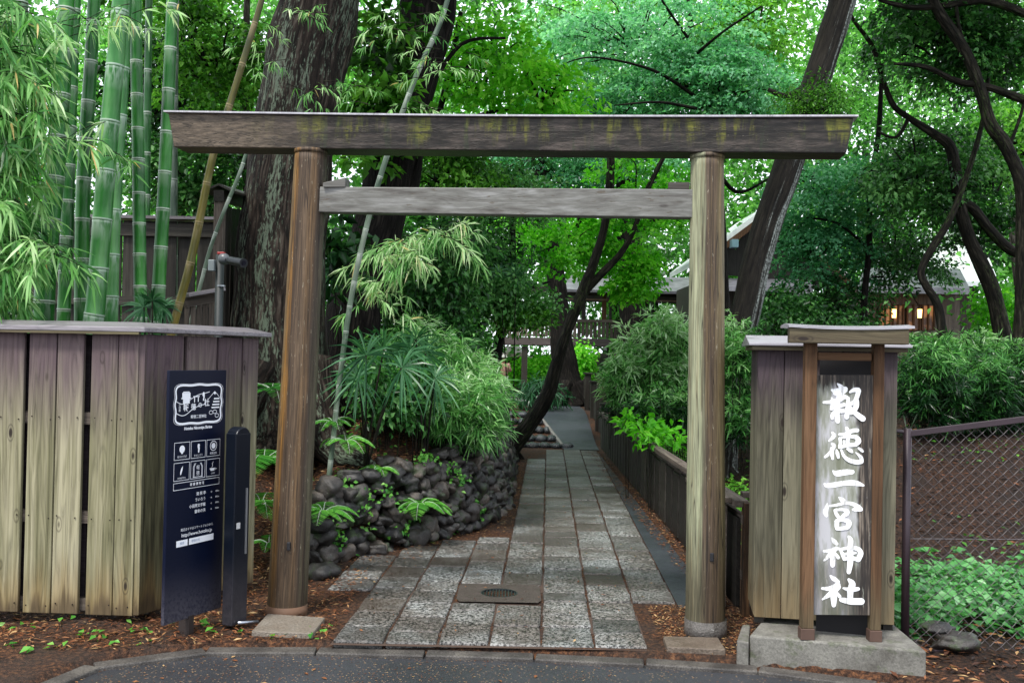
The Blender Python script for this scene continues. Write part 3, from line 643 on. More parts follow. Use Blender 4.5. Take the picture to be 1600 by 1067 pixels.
# ------------------------------------------------------------------ navy information sign (a swung steel panel)
def text_obj(s, size, mat, name='lettering', align='CENTER', bold=0.0, sx=1.0):
    cu = bpy.data.curves.new(name, 'FONT'); cu.body = s; cu.size = size; cu.align_x = align; cu.align_y = 'CENTER'; cu.offset = bold; cu.resolution_u = 3
    tmp = bpy.data.objects.new(name, cu); COL.objects.link(tmp); bpy.context.view_layer.update()
    dg = bpy.context.evaluated_depsgraph_get(); me = bpy.data.meshes.new_from_object(tmp.evaluated_get(dg)); bpy.data.objects.remove(tmp)
    if sx != 1.0:
        for v in me.vertices: v.co.x *= sx
    return me
def info_sign():
    A = G(267, 975, .1); B = G(355, 945, .1)
    A = Vector((-1.865, 5.44, .1)); B = Vector((-1.675, 5.86, .1))
    u = (B-A); wd = u.length; u.normalize(); up = Vector((0, 0, 1)); n = Vector((u.y, -u.x, 0)); n = n if n.y < 0 else -n
    if n.x < 0 and False: n = -n
    top = 1.49; hgt = top-.1
    sg = empty('information_sign', (A+B)/2-Vector((0, 0, .1)), 'tall navy blue information panel with white lettering in front of the plank fence', 'sign')
    m = MT('navy_enamel'); z = m.sep(m.co())[2]; d = m.noise(m.co(), 60, 4, .7)
    dirt = m.ma('MULTIPLY', sstep(m, m.ma('ADD', z, m.ma('MULTIPLY', d, .35)), .62, .25), m.ramp(d, [(.35, .15), (.7, .9)]))
    m.P(Base_Color=m.mix(dirt, (.002, .0045, .017), (.09, .085, .1)), Roughness=m.ramp(d, [(.3, .28), (.7, .45)])); m.b.inputs['Specular IOR Level'].default_value = .2
    M = Matrix((u, n, up)).transposed()
    c = (A+B)/2; c.z = .1+hgt/2
    mb = MB(); mb.box(c-n*.012, (wd, .022, hgt), M); mb.build('panel', m.m, sg, bevel=.003)
    mb = MB(); mb.box(c-n*.012+u*(-.02)+Vector((0, 0, -hgt/2-.06)), (.04, .03, .14), M); mb.box(c-n*.06+Vector((0, 0, -.05)), (.05, .05, hgt+.1), M)
    mb.build('stand', simple('rusty_dark_steel', (.03, .022, .02), .6, .3), sg)
    white = MT('white_print'); white.P(Base_Color=(.78, .8, .84), Roughness=.5); white = white.m
    navy = MT('blue_print'); navy.P(Base_Color=(.25, .32, .45), Roughness=.5); navy = navy.m
    # panel coordinates: a = 0..1 across, b = metres below the top edge
    def at(a, b, off=.0012): return A+u*(a*wd)+Vector((0, 0, top-.1-b))+n*off
    from_px = lambda px, py: None
    RM = Matrix((u, up, n)).transposed().to_4x4()
    marks = MB(); cnt = [0]
    def line(pts, w, closed=False):
        cnt[0] += 1; off = .0012+.00004*(cnt[0] % 20)
        pts = [(a*wd, b) for a, b in pts]
        if closed: pts = pts+[pts[0]]
        for (x0, y0), (x1, y1) in zip(pts[:-1], pts[1:]):
            off += .00003; dx, dy = x1-x0, y1-y0; l = math.hypot(dx, dy) or 1; ex, ey = dx/l*w*.3, dy/l*w*.3; nx, ny = -dy/l*w/2, dx/l*w/2
            q = [(x0-ex+nx, y0-ey+ny), (x1+ex+nx, y1+ey+ny), (x1+ex-nx, y1+ey-ny), (x0-ex-nx, y0-ey-ny)]
            marks.add([at(x/wd, y, off) for x, y in q], [(0, 1, 2, 3)])
    def fill(pts, off=None):
        cnt[0] += 1; marks.add([at(a, b, .0012+.00004*(cnt[0] % 20)) for a, b in pts], [tuple(range(len(pts)))])
    def rect(a0, a1, b0, b1, w=.003): line([(a0, b0), (a1, b0), (a1, b1), (a0, b1)], w, True)
    def txt(s, a, b, size, bold=.0, sx=1.0, mat=white, align='CENTER', off=.0022):
        me = text_obj(s, size, None, align=align, bold=bold, sx=sx)
        o = bpy.data.objects.new('lettering', me); COL.objects.link(o); me.materials.clear(); me.materials.append(mat)
        o.parent = sg; o.matrix_parent_inverse = Matrix.Translation(-Vector(sg.location)); o.matrix_basis = Matrix.Translation(at(a, b, off)) @ RM
    # crest: scalloped double outline, b 0.075 .. 0.30
    def crest(k):
        cx_, cy_, hx, hy = .5, .19, .405*k, .108*k; pts = []
        for i in range(72):
            th = 2*math.pi*i/72; c_, s_ = math.cos(th), math.sin(th)
            q = (abs(c_)**5+abs(s_)**5)**(-1/5.); wob = 1+.03*math.cos(8*th)-.02*math.cos(4*th)
            pts.append((cx_+hx*c_*q*wob, cy_+hy*s_*q*wob))
        return pts
    line(crest(1.0), .0105, True); line(crest(1.07), .002, True)
    wave = lambda o: [(.115+.03*i, o+.018*math.sin(i/8.2*math.pi)*(1 if i < 9 else .5)-(.0013*i*i*.12)) for i in range(0, 20 if o < .2 else 18)]
    line(wave(.172), .0035); line(wave(.236), .004)
    # keep, gateway, statue
    fill([(.21, .125), (.35, .125), (.35, .153), (.21, .153)]); fill([(.19, .153), (.37, .153), (.36, .16), (.2, .16)]); fill([(.225, .16), (.34, .16), (.34, .185), (.225, .185)])
    fill([(.23, .118), (.33, .118), (.34, .124), (.22, .124)])
    fill([(.4, .145), (.51, .145), (.51, .151), (.4, .151)]); fill([(.415, .152), (.43, .152), (.43, .18), (.415, .18)]); fill([(.48, .152), (.495, .152), (.495, .178), (.48, .178)])
    fill([(.565, .128), (.585, .122), (.6, .132), (.6, .15), (.59, .172), (.57, .174), (.575, .15), (.558, .143)])
    line([(.66, .168), (.72, .145), (.78, .122), (.83, .14), (.87, .158)], .003); fill([(.745, .135), (.78, .121), (.82, .135), (.8, .133), (.785, .143), (.765, .134)])
    for k in range(4): fill([(.77-.015*k, .16+.017*k), (.87, .16+.017*k), (.87, .168+.017*k), (.765-.012*k, .168+.017*k)])
    for (a, b) in ((.72, .243), (.79, .24), (.83, .262)):
        line([(a+.035*math.cos(q/8*6.28), b+.011*math.sin(q/8*6.28)) for q in range(8)], .003, True)
    txt('小', .17, .189, .017); txt('田', .17, .206, .017); txt('原', .17, .223, .017)
    txt('報', .275, .21, .043, .0007); txt('徳', .405, .208, .04, .0006); txt('の', .52, .199, .034, .0004); txt('杜', .64, .187, .046, .0007)
    txt('報徳二宮神社', .5, .262, .0215, .0002)
    txt('Hotoku Ninomiya Shrine', .5, .325, .0222, .0008)
    # tiles
    r1 = (.40, .495); r2 = (.512, .61); cols = ((.1, .36), (.385, .635), (.66, .9))
    for r in (r1, r2):
        for a0, a1 in cols: rect(a0, a1, r[0], r[1], .0026)
    def disc(a, b, r, ra=None, nn=20): fill([(a+r/wd*math.cos(6.283*k/nn), b+(ra or r)*math.sin(6.283*k/nn)) for k in range(nn)])
    disc(.23, .437, .021); fill([(.215, .455), (.245, .455), (.245, .463), (.215, .463)]); txt('杜のひろば', .23, .479, .0145)
    disc(.515, .425, .009); fill([(.495, .43), (.53, .43), (.535, .445), (.525, .466), (.505, .466), (.505, .445)]); txt('きんじろう', .51, .481, .0145)
    line([(.78+.027/wd*math.cos(6.283*k/24), .436+.027*math.sin(6.283*k/24)) for k in range(24)], .004, True); disc(.78, .436, .017); txt('報徳会館', .78, .479, .0145)
    fill([(.21, .582), (.205, .565), (.22, .545), (.25, .53), (.245, .55), (.225, .575)]); txt('NINOMIYA', .23, .597, .0125)
    for dx in (.0, .014): line([(.43+dx, .604), (.43+dx, .545), (.455+dx, .525)], .003); line([(.59-dx, .604), (.59-dx, .545), (.565-dx, .525)], .003)
    line([(.43, .602), (.59, .602)], .003); txt('報', .51, .551, .028); txt('徳', .51, .583, .028)
    fill([(.72, .564), (.82, .564), (.8, .58), (.74, .58)]); line([(.82, .566), (.845, .57), (.81, .577)], .0025); line([(.76, .56), (.775, .548), (.765, .538), (.785, .528)], .003); txt('CAFE', .78, .594, .0125)
    rect(.1, .9, .623, .661, .0026); txt('報 徳 博 物 館', .5, .642, .0185, .0003)
    for k, (s_, d_) in enumerate((('清 閑 亭', '400m'), ('ういろう', '500m'), ('小田原文学館', '600m'), ('御幸の浜', '900m'))):
        b = .7+k*.033; txt(s_, .66, b, .022, .0002, align='RIGHT'); txt('→', .76, b, .018); txt(d_, .87, b, .014, .0003)
    txt('周辺ガイドはスマートフォンから', .52, .888, .0175)
    txt('http://www.hotoku.jp', .52, .918, .0285, .0003)
    cnt[0] = 3; fill([(.17, .943), (.36, .943), (.36, .978), (.17, .978)]); fill([(.385, .943), (.82, .943), (.82, .978), (.385, .978)])
    txt('検索', .265, .961, .017, mat=navy, off=.003); txt('報徳の杜', .5, .961, .017, mat=navy, off=.003)
    marks.build('print', white, sg)
info_sign()
# dark metal latch post
def metal_post():
    c = Vector((-1.575, 5.78, 0)); u = Vector((.42, .91, 0)).normalized(); n = Vector((u.y, -u.x, 0)); M = Matrix((u, n, Vector((0, 0, 1)))).transposed()
    t = empty('metal_post', c, 'slim glossy dark blue metal post with a round top standing beside the navy sign', 'post')
    mt = MT('dark_gloss_steel'); d = mt.noise(mt.co(), 30, 4, .7); z = mt.sep(mt.co())[2]
    mt.P(Base_Color=mt.mix(mt.ma('MULTIPLY', sstep(mt, z, .5, .1), d), (.003, .005, .01), (.05, .045, .05)), Roughness=.3); mt.b.inputs['Specular IOR Level'].default_value = .25
    mb = MB(); mb.box(c+Vector((0, 0, .58)), (.13, .075, 1.1), M); mb.tube([c+Vector((0, 0, 1.1))-n*.037, c+Vector((0, 0, 1.1))+n*.037], [.065, .065], 24, smooth=1)
    mb.build('body', mt.m, t, bevel=.006)
    mb = MB(); mb.box(c+n*.04+Vector((0, 0, .62))+u*.035, (.012, .008, .38), M); mb.build('slot', simple('worn_steel', (.35, .36, .38), .35, .8), t)
    mb = MB(); mb.box(c+n*.0385-u*.03+Vector((0, 0, .6)), (.03, .003, .035), M); mb.build('sticker', simple('pale_sticker', (.45, .45, .45), .6, scale=200, var=.8), t)
    mb = MB(); mb.tube([c+n*.05+u*(-.03)+Vector((0, 0, .045)), c+n*.09+u*.1+Vector((0, 0, .03))], [.01, .01], 10, smooth=1); mb.build('foot_bolt', simple('bolt_steel', (.3, .32, .36), .3, .9), t, smooth=True)
metal_post()
# ------------------------------------------------------------------ right sign box
def sign_box():
    PT = .13
    pl = empty('concrete_plinth', (1.7, 5.4, 0), 'mossy concrete plinth under the wooden shrine name board', 'plinth')
    M_con = MT('plinth_concrete'); co = M_con.co(); n1 = M_con.noise(co, 6, 5, .65); n2 = M_con.noise(co, 90, 3, .7)
    c = M_con.ramp(n1, [(.3, (.06, .055, .045)), (.5, (.13, .125, .11)), (.7, (.2, .195, .17))]); c = M_con.mix(M_con.ramp(M_con.noise(co, 11, 4, .7), [(.55, 0.0), (.65, .55)]), c, (.05, .065, .025))
    c = M_con.mix(1.0, c, M_con.ramp(n2, [(.3, .65), (.7, 1.25)]), 'MULTIPLY'); M_con.P(Base_Color=c, Roughness=.75); M_con.bump(n2, .4, .006); M_con = M_con.m
    a, b, c_, d = G(1171, 992, PT), G(1448, 1017, PT), G(1397, 975, PT), G(1200, 958, PT)
    mb = MB(); mb.prism([p-Vector((0, 0, .3)) for p in (a, b, c_, d)], (0, 0, 1), .3); mb.build('block', M_con, pl, bevel=.01)
    a, b, c_, d = G(1151, 1000, .1), G(1170, 1003, .1), G(1172, 975, .1), G(1160, 975, .1)
    mb = MB(); mb.prism([p-Vector((0, 0, .2)) for p in (a, b, c_, d)], (0, 0, 1), .2); mb.build('side_block', M_con, pl, bevel=.008)
    # box of planks behind
    bx = empty('shrine_name_board', (1.73, 5.5, PT), 'wooden roofed sign case holding a white painted board with six large characters', 'sign')
    A = P(1178, 964, 5.62); B = P(1398, 972, 5.5); z0 = .165; z1 = P(1183, 540, 5.62).z
    A.z = B.z = 0; u = (B-A).normalized(); n = Vector((u.y, -u.x, 0)); n = n if n.y < 0 else -n; w = (B-A).length; M = Matrix((u, -n, Vector((0, 0, 1)))).transposed()
    mb = MB(); x = 0; ws = [.155, .165, .165, .16, .155]; s_ = w/sum(ws)
    for k in ws:
        k *= s_; mb.box(A+u*(x+k/2)-n*.014+Vector((0, 0, (z0+z1)/2)), (k-.004, .024, z1-z0), M); x += k
    for sd in (A, B):
        for j in range(2): mb.box(sd+(-n)*(.028+.11+j*.2)+u*(.012 if sd is A else -.012)+Vector((0, 0, (z0+z1)/2)), (.024, .195, z1-z0), M)
    mb.box(A+u*w/2-n*.45+Vector((0, 0, (z0+z1)/2)), (w, .024, z1-z0), M)
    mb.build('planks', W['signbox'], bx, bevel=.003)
    for q in (A+u*.03-n*.05, B-u*.03-n*.05, A+u*.03-n*.4, B-u*.03-n*.4): mb = MB(); mb.box(q+Vector((0, 0, (PT+z0+.1)/2)), (.05, .05, z0+.1-PT), M); mb.build('foot', W['dark'], bx)
    # roof of the case
    mb = MB(); ov = .055; zr = z1
    def roof(mb, x0, x1, y0, y1, z, rise, th):
        pts = [A+u*x0+n*y0, A+u*x1+n*y0, A+u*x1-n*y1, A+u*x0-n*y1]; mid0 = A+u*x0+n*(y0-y1)/2; mid1 = A+u*x1+n*(y0-y1)/2
        Z = lambda p, q: Vector((p.x, p.y, q))
        vs = [Z(p, z) for p in pts]+[Z(p, z+th) for p in pts]+[Z(mid0, z+th+rise), Z(mid1, z+th+rise)]
        mb.add(vs, [(3, 2, 1, 0), (0, 1, 5, 4), (4, 5, 9, 8), (2, 3, 7, 6), (6, 7, 8, 9), (0, 4, 8, 7, 3), (1, 2, 6, 9, 5)])
        mb.gc[-10:] = [((v-A).dot(n), v.z, (v-A).dot(u)) for v in vs]
    roof(mb, -ov, w+.06, .07, .52, zr, .05, .014); mb.build('case_roof', W['paleedge'], bx, bevel=.003)
    mb = MB(); roof(mb, -ov+.02, w+.04, .05, .5, zr-.024, .0, .022); mb.build('eave_board', W['capside'], bx)
    # two front posts carrying a beam with its own roof strip
    zb0 = P(1250, 533, 5.28).z; zb1 = P(1250, 521, 5.28).z
    posts = [(G(1263, 1001, PT), P(1268, 535, 5.29), .064), (G(1370, 1004, PT), P(1374, 537, 5.22), .056)]
    pu = (posts[1][0]-posts[0][0]); pu.z = 0; pu.normalize(); pn = Vector((pu.y, -pu.x, 0)); PM = Matrix((pu, -pn, Vector((0, 0, 1)))).transposed()
    for b0, tp, pw in posts:
        b0 = b0-pn*.045; tpp = Vector((b0.x, b0.y, zb0+.002)); mb = MB(); mb.box((b0+tpp)/2+Vector((0, 0, .03)), (pw, .055, (tpp-b0).length-.06), PM, long=2)
        mb.build('front_post', W['slat'], bx, bevel=.004)
        mb = MB(); mb.box(b0+Vector((0, 0, .03)), (pw+.01, .065, .06), PM); mb.build('metal_shoe', simple('rusty_shoe', (.1, .06, .045), .6, .4), bx, bevel=.003)
    p0, p1 = posts[0][0], posts[1][0]
    Z = lambda p, z: Vector((p.x, p.y, z))
    e0 = Z(P(1232, 525, 5.3), 0); e1 = Z(P(1417, 530, 5.19), 0)
    mb = MB(); mb.bar(Z(e0, (zb0+zb1)/2+.01)-pn*.0, Z(e1, (zb0+zb1)/2+.01), .12, zb1-zb0+.04); mb.build('lintel', W['capside'], bx, bevel=.004)
    mb = MB(); k0 = e0-pu*.015; k1 = e1+pu*.015; zc = zb1+.034; vs = []; NS = 9
    for i in range(NS):
        t_ = i/(NS-1); q = k0.lerp(k1, t_); sag = .01*((2*t_-1)**2)-.012
        for v in (Z(q+pn*.07, zc+sag), Z(q-pn*.12, zc+sag), Z(q-pn*.12, zc+.012+sag), Z(q-pn*.02, zc+.022+sag), Z(q+pn*.07, zc+.012+sag)): vs.append(v)
    fs = [(0, 1, 2, 3, 4), tuple((NS-1)*5+i for i in (4, 3, 2, 1, 0))]
    for kx in range(NS-1):
        for i in range(5):
            j = (i+1) % 5; fs.append((5*kx+i, 5*(kx+1)+i, 5*(kx+1)+j, 5*kx+j))
    mb.add(vs, fs, [((v-A).dot(n), v.z, (v-A).dot(u)) for v in vs]); mb.build('ridge_roof', W['paleedge'], bx)
    zz = P(1320, 557, 5.28).z; mb = MB(); mb.bar(Z(p0-pn*.045, zz)+pu*.037, Z(p1-pn*.045, zz)-pu*.037, .035, .042); mb.build('tie_bar', W['slat'], bx, bevel=.003)
    # black sheet stands in for the shade of the void; painted board
    mb = MB(); q0 = P(1279, 700, 5.5); q1 = P(1362, 700, 5.42)
    mb.bar(Z(q0, .88), Z(q1, .88), .02, 1.5); mb.build('backing', simple('void_shade_black', (.006, .005, .006), .8), bx)
    TL, TR, BL, BR = P(1274, 586, 5.36), P(1367, 586, 5.30), P(1267, 960, 5.36), P(1360, 961, 5.30)
    bn = (TR-TL).cross(BL-TL).normalized(); bn = bn if bn.y < 0 else -bn
    mb = MB(); mb.prism([BL, BR, TR, TL], -bn, .03); mb.gc = [((Vector(v)-TL).dot((TR-TL).normalized())+4, 0.3, v[2]) for v in mb.v]
    m = MT('flaking_white_board'); g = m.attr('gc'); s3 = m.sep(g)
    fl = m.noise(m.sc(g, 38, 1, 5.5), 1.0, 4, .7, .4); xx = m.ma('SUBTRACT', s3[0], 4.0); z = s3[2]
    edge = sstep(m, m.ma('ADD', xx, m.ma('MULTIPLY', m.ma('SUBTRACT', m.noise(m.sc(g, 6, 1, 3), 1.0, 3, .6), .5), .12)), .195, .215)
    edge2 = m.ma('MULTIPLY', sstep(m, m.ma('ADD', z, m.ma('MULTIPLY', m.ma('SUBTRACT', fl, .5), .35)), .62, .48), m.ramp(xx, [(.1, .55), (.2, 1.0)]))
    top = sstep(m, m.ma('ADD', z, m.ma('MULTIPLY', m.ma('SUBTRACT', fl, .5), .25)), 1.43, 1.5)
    bare = m.ma('MAXIMUM', m.ma('MAXIMUM', edge, m.ma('MULTIPLY', edge2, .9)), top)
    bare = m.ma('MULTIPLY', bare, m.ramp(fl, [(.33, .1), (.4, 1.0)]))
    paint = m.ramp(m.noise(m.sc(g, 18, 1, 4), 1.0, 4, .6), [(.35, (.14, .15, .105)), (.5, (.25, .26, .225)), (.62, (.4, .4, .42))])
    raw = m.ramp(m.noise(m.sc(g, 70, 1, 3), 1.0, 4, .7), [(.4, (.008, .006, .005)), (.53, (.03, .022, .017)), (.7, (.2, .165, .13))])
    m.P(Base_Color=m.mix(bare, paint, raw), Roughness=.7); m.bump(m.ma('SUBTRACT', fl, bare), .5, .003)
    mb.build('painted_board', m.m, bx, bevel=.002)
    # brush characters, stroke by stroke: (offset x, y, scale, strokes of (x, y, width))
    CH = [
     (1270, 590, 13.34, [
      [(515,125,30),(590,200,100),(600,280,110)],[(400,258,50),(500,285,120),(680,235,100)],[(450,330,60),(560,330,110),(690,265,70)],
      [(565,330,90),(525,450,90),(505,600,120),(505,750,115),(520,905,95)],[(230,515,55),(400,500,80),(560,455,95),(650,400,95),(745,425,55)],
      [(395,420,35),(425,530,95),(395,640,75)],[(380,655,50),(500,610,80),(660,560,70)],[(640,690,80),(500,700,100),(410,780,80),(405,850,60)],
      [(735,440,60),(735,600,95),(705,820,95)],[(775,300,45),(860,255,85),(950,255,95)],[(955,270,100),(920,400,90),(870,500,90),(780,550,70)],
      [(905,480,110),(900,600,110),(830,705,100),(760,740,60)],[(750,560,70),(800,650,60),(870,720,90),(980,810,110),(1045,855,115)]]),
     (1270, 660, 8.89, [
      [(270,140,30),(295,185,60),(225,255,22)],[(275,298,40),(298,330,50),(240,420,48),(170,478,35)],[(265,360,50),(265,440,55),(275,502,35)],
      [(470,75,40),(495,140,60),(500,200,40),(482,260,50),(495,310,40)],[(370,165,35),(450,160,45),(550,115,55),(620,108,50)],
      [(375,220,40),(385,280,45),(375,335,50)],[(400,212,30),(500,192,40),(600,205,60),(635,255,70),(600,300,60)],[(430,255,26),(440,310,30)],
      [(370,345,40),(480,318,48),(600,305,55)],[(328,380,26),(342,430,50),(355,485,35)],
      [(395,380,28),(430,460,40),(500,520,55),(600,548,60),(675,545,55)],[(680,545,50),(665,480,50),(598,415,12)],[(480,365,30),(520,385,50),(545,408,32)],[(635,355,26),(670,378,45),(692,400,32)]]),
     (1270, 660, 8.89, [[(280,670,20),(330,705,75),(450,690,78),(550,685,60)],[(160,850,26),(220,875,65),(450,840,66),(600,842,72),(705,872,26)]]),
     (1270, 770, 13.34, [
      [(545,90,26),(610,140,90),(675,172,66)],[(300,210,18),(290,300,80),(262,400,105),(285,470,70)],
      [(350,270,40),(500,250,58),(650,212,60),(800,218,72),(920,272,92),(1000,330,80)],[(1010,345,66),(900,342,88),(840,342,50)],
      [(460,360,60),(500,450,74),(560,530,60)],[(480,350,56),(620,345,58),(705,375,90),(700,430,100),(600,500,60)],
      [(505,580,90),(503,700,90),(540,750,60)],[(480,592,60),(620,560,70),(735,595,100),(750,660,110),(700,730,80)],[(500,742,66),(620,735,78),(740,718,70)]]),
     (1270, 830, 8.54, [
      [(250,85,20),(290,135,55),(322,165,42)],[(150,262,32),(230,255,40),(310,225,50),(350,232,36)],[(300,240,50),(230,310,60),(150,388,22)],
      [(265,300,60),(265,380,65),(265,452,58)],[(300,290,30),(340,348,44)],[(480,70,36),(505,120,65),(500,250,75),(500,400,75),(480,540,56)],
      [(370,250,30),(400,310,50),(420,370,40)],[(380,235,36),(500,218,44),(600,232,56),(640,290,66),(605,375,66)],[(430,300,30),(500,292,40),(570,285,30)],[(420,365,50),(500,352,46),(600,372,56)]]),
     (1270, 830, 8.54, [
      [(235,590,24),(280,630,60),(342,672,42)],[(125,758,32),(230,760,60),(335,712,70)],[(345,740,60),(250,820,70),(130,905,22)],
      [(275,800,80),(280,900,80),(280,982,56)],[(310,810,40),(360,868,42)],[(480,640,36),(525,700,85),(500,800,80),(500,900,70)],
      [(410,755,26),(500,775,60),(605,765,48)],[(380,910,56),(500,930,80),(650,932,85)]])]
    mch = MT('white_brush_paint'); mch.P(Base_Color=mch.ramp(mch.noise(mch.sc(mch.co(), 60, 60, 12), 1.0, 4, .7), [(.36, (.45, .45, .44)), (.46, (.8, .81, .83)), (.7, (.88, .88, .9))]), Roughness=.55); mch = mch.m
    for ox, oy, sc, strokes in CH:
        mb = MB()
        for si, stt in enumerate(strokes):
            pts = []
            for i in range(len(stt)-1):
                p0 = stt[max(i-1, 0)]; p1 = stt[i]; p2 = stt[i+1]; p3 = stt[min(i+2, len(stt)-1)]
                for k in range(7):
                    t_ = k/7; pts.append([.5*((2*b)+(c-a)*t_+(2*a-5*b+4*c-d)*t_*t_+(3*b-a-3*c+d)*t_**3) for a, b, c, d in zip(p0, p1, p2, p3)])
            pts.append(list(stt[-1]))
            left = []; right = []
            for i, (x, y, wd) in enumerate(pts):
                x0, y0, _ = pts[max(i-1, 0)]; x1, y1, _ = pts[min(i+1, len(pts)-1)]; l = math.hypot(x1-x0, y1-y0) or 1
                nx, ny = -(y1-y0)/l, (x1-x0)/l; wd *= 1.05; left.append((x+nx*wd/2, y+ny*wd/2)); right.append((x-nx*wd/2, y-ny*wd/2))
            def cap(p, q, wd, x0, y0):   # rounded end
                l = math.hypot(p[0]-x0, p[1]-y0) or 1; dx, dy = (p[0]-x0)/l, (p[1]-y0)/l
                return [(p[0]+dx*wd*.5*math.cos(a)-dy*wd*.5*math.sin(a), p[1]+dy*wd*.5*math.cos(a)+dx*wd*.5*math.sin(a)) for a in (R(-60), R(-30), 0, R(30), R(60))]
            def W3(x, y, off):
                px, py = ox+x/sc, oy+y/sc; r = ray(px, py); t_ = (TL+bn*off-Vector((0, 0, CZ))).dot(bn)/r.dot(bn); return Vector((0, 0, CZ))+r*t_
            off = .0012+.0004*si; vs = []; fs = []
            for i in range(len(pts)):
                vs += [W3(*left[i], off+.00001*i), W3(*right[i], off+.00001*i)]
            for i in range(len(pts)-1): fs.append((2*i, 2*i+1, 2*i+3, 2*i+2))
            mb.add(vs, fs)
            c1 = cap(pts[-1], None, pts[-1][2], pts[-2][0], pts[-2][1]); c0 = cap(pts[0], None, pts[0][2], pts[1][0], pts[1][1])
            e1 = [right[-1]]+c1+[left[-1]]; e0 = [left[0]]+c0+[right[0]]
            mb.add([W3(x, y, off+.00013) for x, y in e1], [tuple(range(len(e1)))]); mb.add([W3(x, y, off+.00002) for x, y in e0], [tuple(range(len(e0)))])
        mb.build('painted_character', mch, bx)
sign_box()
# ------------------------------------------------------------------ chain link fence
def chain_fence():
    Z = lambda p, z: Vector((p.x, p.y, z))
    steel = simple('brown_painted_steel', (.035, .022, .028), .4, .2)
    t = empty('chain_link_fence', (2.3, 5.55, 0), 'brown chain link fence with pipe frame to the right of the sign case', 'fence')
    Yd = 5.62; A = P(1418, 672, Yd); B = P(1720, 640, Yd-.15); zb = P(1450, 1017, Yd).z; zbB = P(1720, 1029, Yd-.15).z
    mb = MB(); mb.tube([Z(A, -.05), Z(A, A.z+.01)], [.023, .023], 14, smooth=1); mb.build('post', steel, t, smooth=True)
    mb = MB(); mb.tube([Z(B, -.05), Z(B, B.z+.01)], [.023, .023], 14, smooth=1); mb.build('post', steel, t, smooth=True)
    mb = MB(); mb.bar(A+Vector((.0, 0, -.02)), B, .03, .034); mb.build('top_rail', steel, t, bevel=.003)
    mb = MB(); mb.bar(Z(A, zb), Z(B, zbB), .03, .034); mb.build('bottom_rail', steel, t, bevel=.003)
    mb = MB(); mb.tube([Z(A, .62), Z(B, .66)], [.0022]*2, 5, smooth=1)
    mb2 = MB(); mb2.tube([A-Vector((.35, -.1, .0)), A-Vector((.0, 0, .01))], [.013]*2, 8, smooth=1); mb2.build('side_rail', steel, t)
    mb.build('tension_wire', simple('galvanised_wire', (.2, .19, .2), .35, .8), t)
    # second short stretch left of the post, seen past the sign case
    mb = MB(); pitch = .056; Wd = B.x-A.x; top = lambda s: A.z+(B.z-A.z)*s/Wd; bot = lambda s: zb+(zbB-zb)*s/Wd
    n = int(Wd/pitch)+30; hh = 1.4
    for fam in (1, -1):
        k = -30
        while k < n+2:
            s0 = k*pitch if fam > 0 else k*pitch; seg = []
            # straight wire run at 45 degrees clipped to the frame
            zs = bot(0); z = zs; pts = []; m_ = 0
            while True:
                s = s0+fam*m_*pitch/2 if fam > 0 else s0+fam*m_*pitch/2+0; zz = zs+m_*pitch/2*1.0
                if zz > A.z+.1 or m_ > 80: break
                if 0 <= s <= Wd and bot(s) <= zz <= top(s):
                    y = A.y+(B.y-A.y)*s/Wd+(.0035 if m_ % 2 else -.0035)*fam
                    pts.append(Vector((A.x+s, y, zz)))
                m_ += 1
            if len(pts) > 1: mb.tube(pts, [.0017]*len(pts), 4, cap=False, smooth=1)
            k += 1
        if fam > 0:
            pass
    # the left-leaning family needs starts beyond the right end
    mb.build('wire_mesh', simple('plastic_coated_wire', (.06, .05, .055), .5, .1), t)
chain_fence()
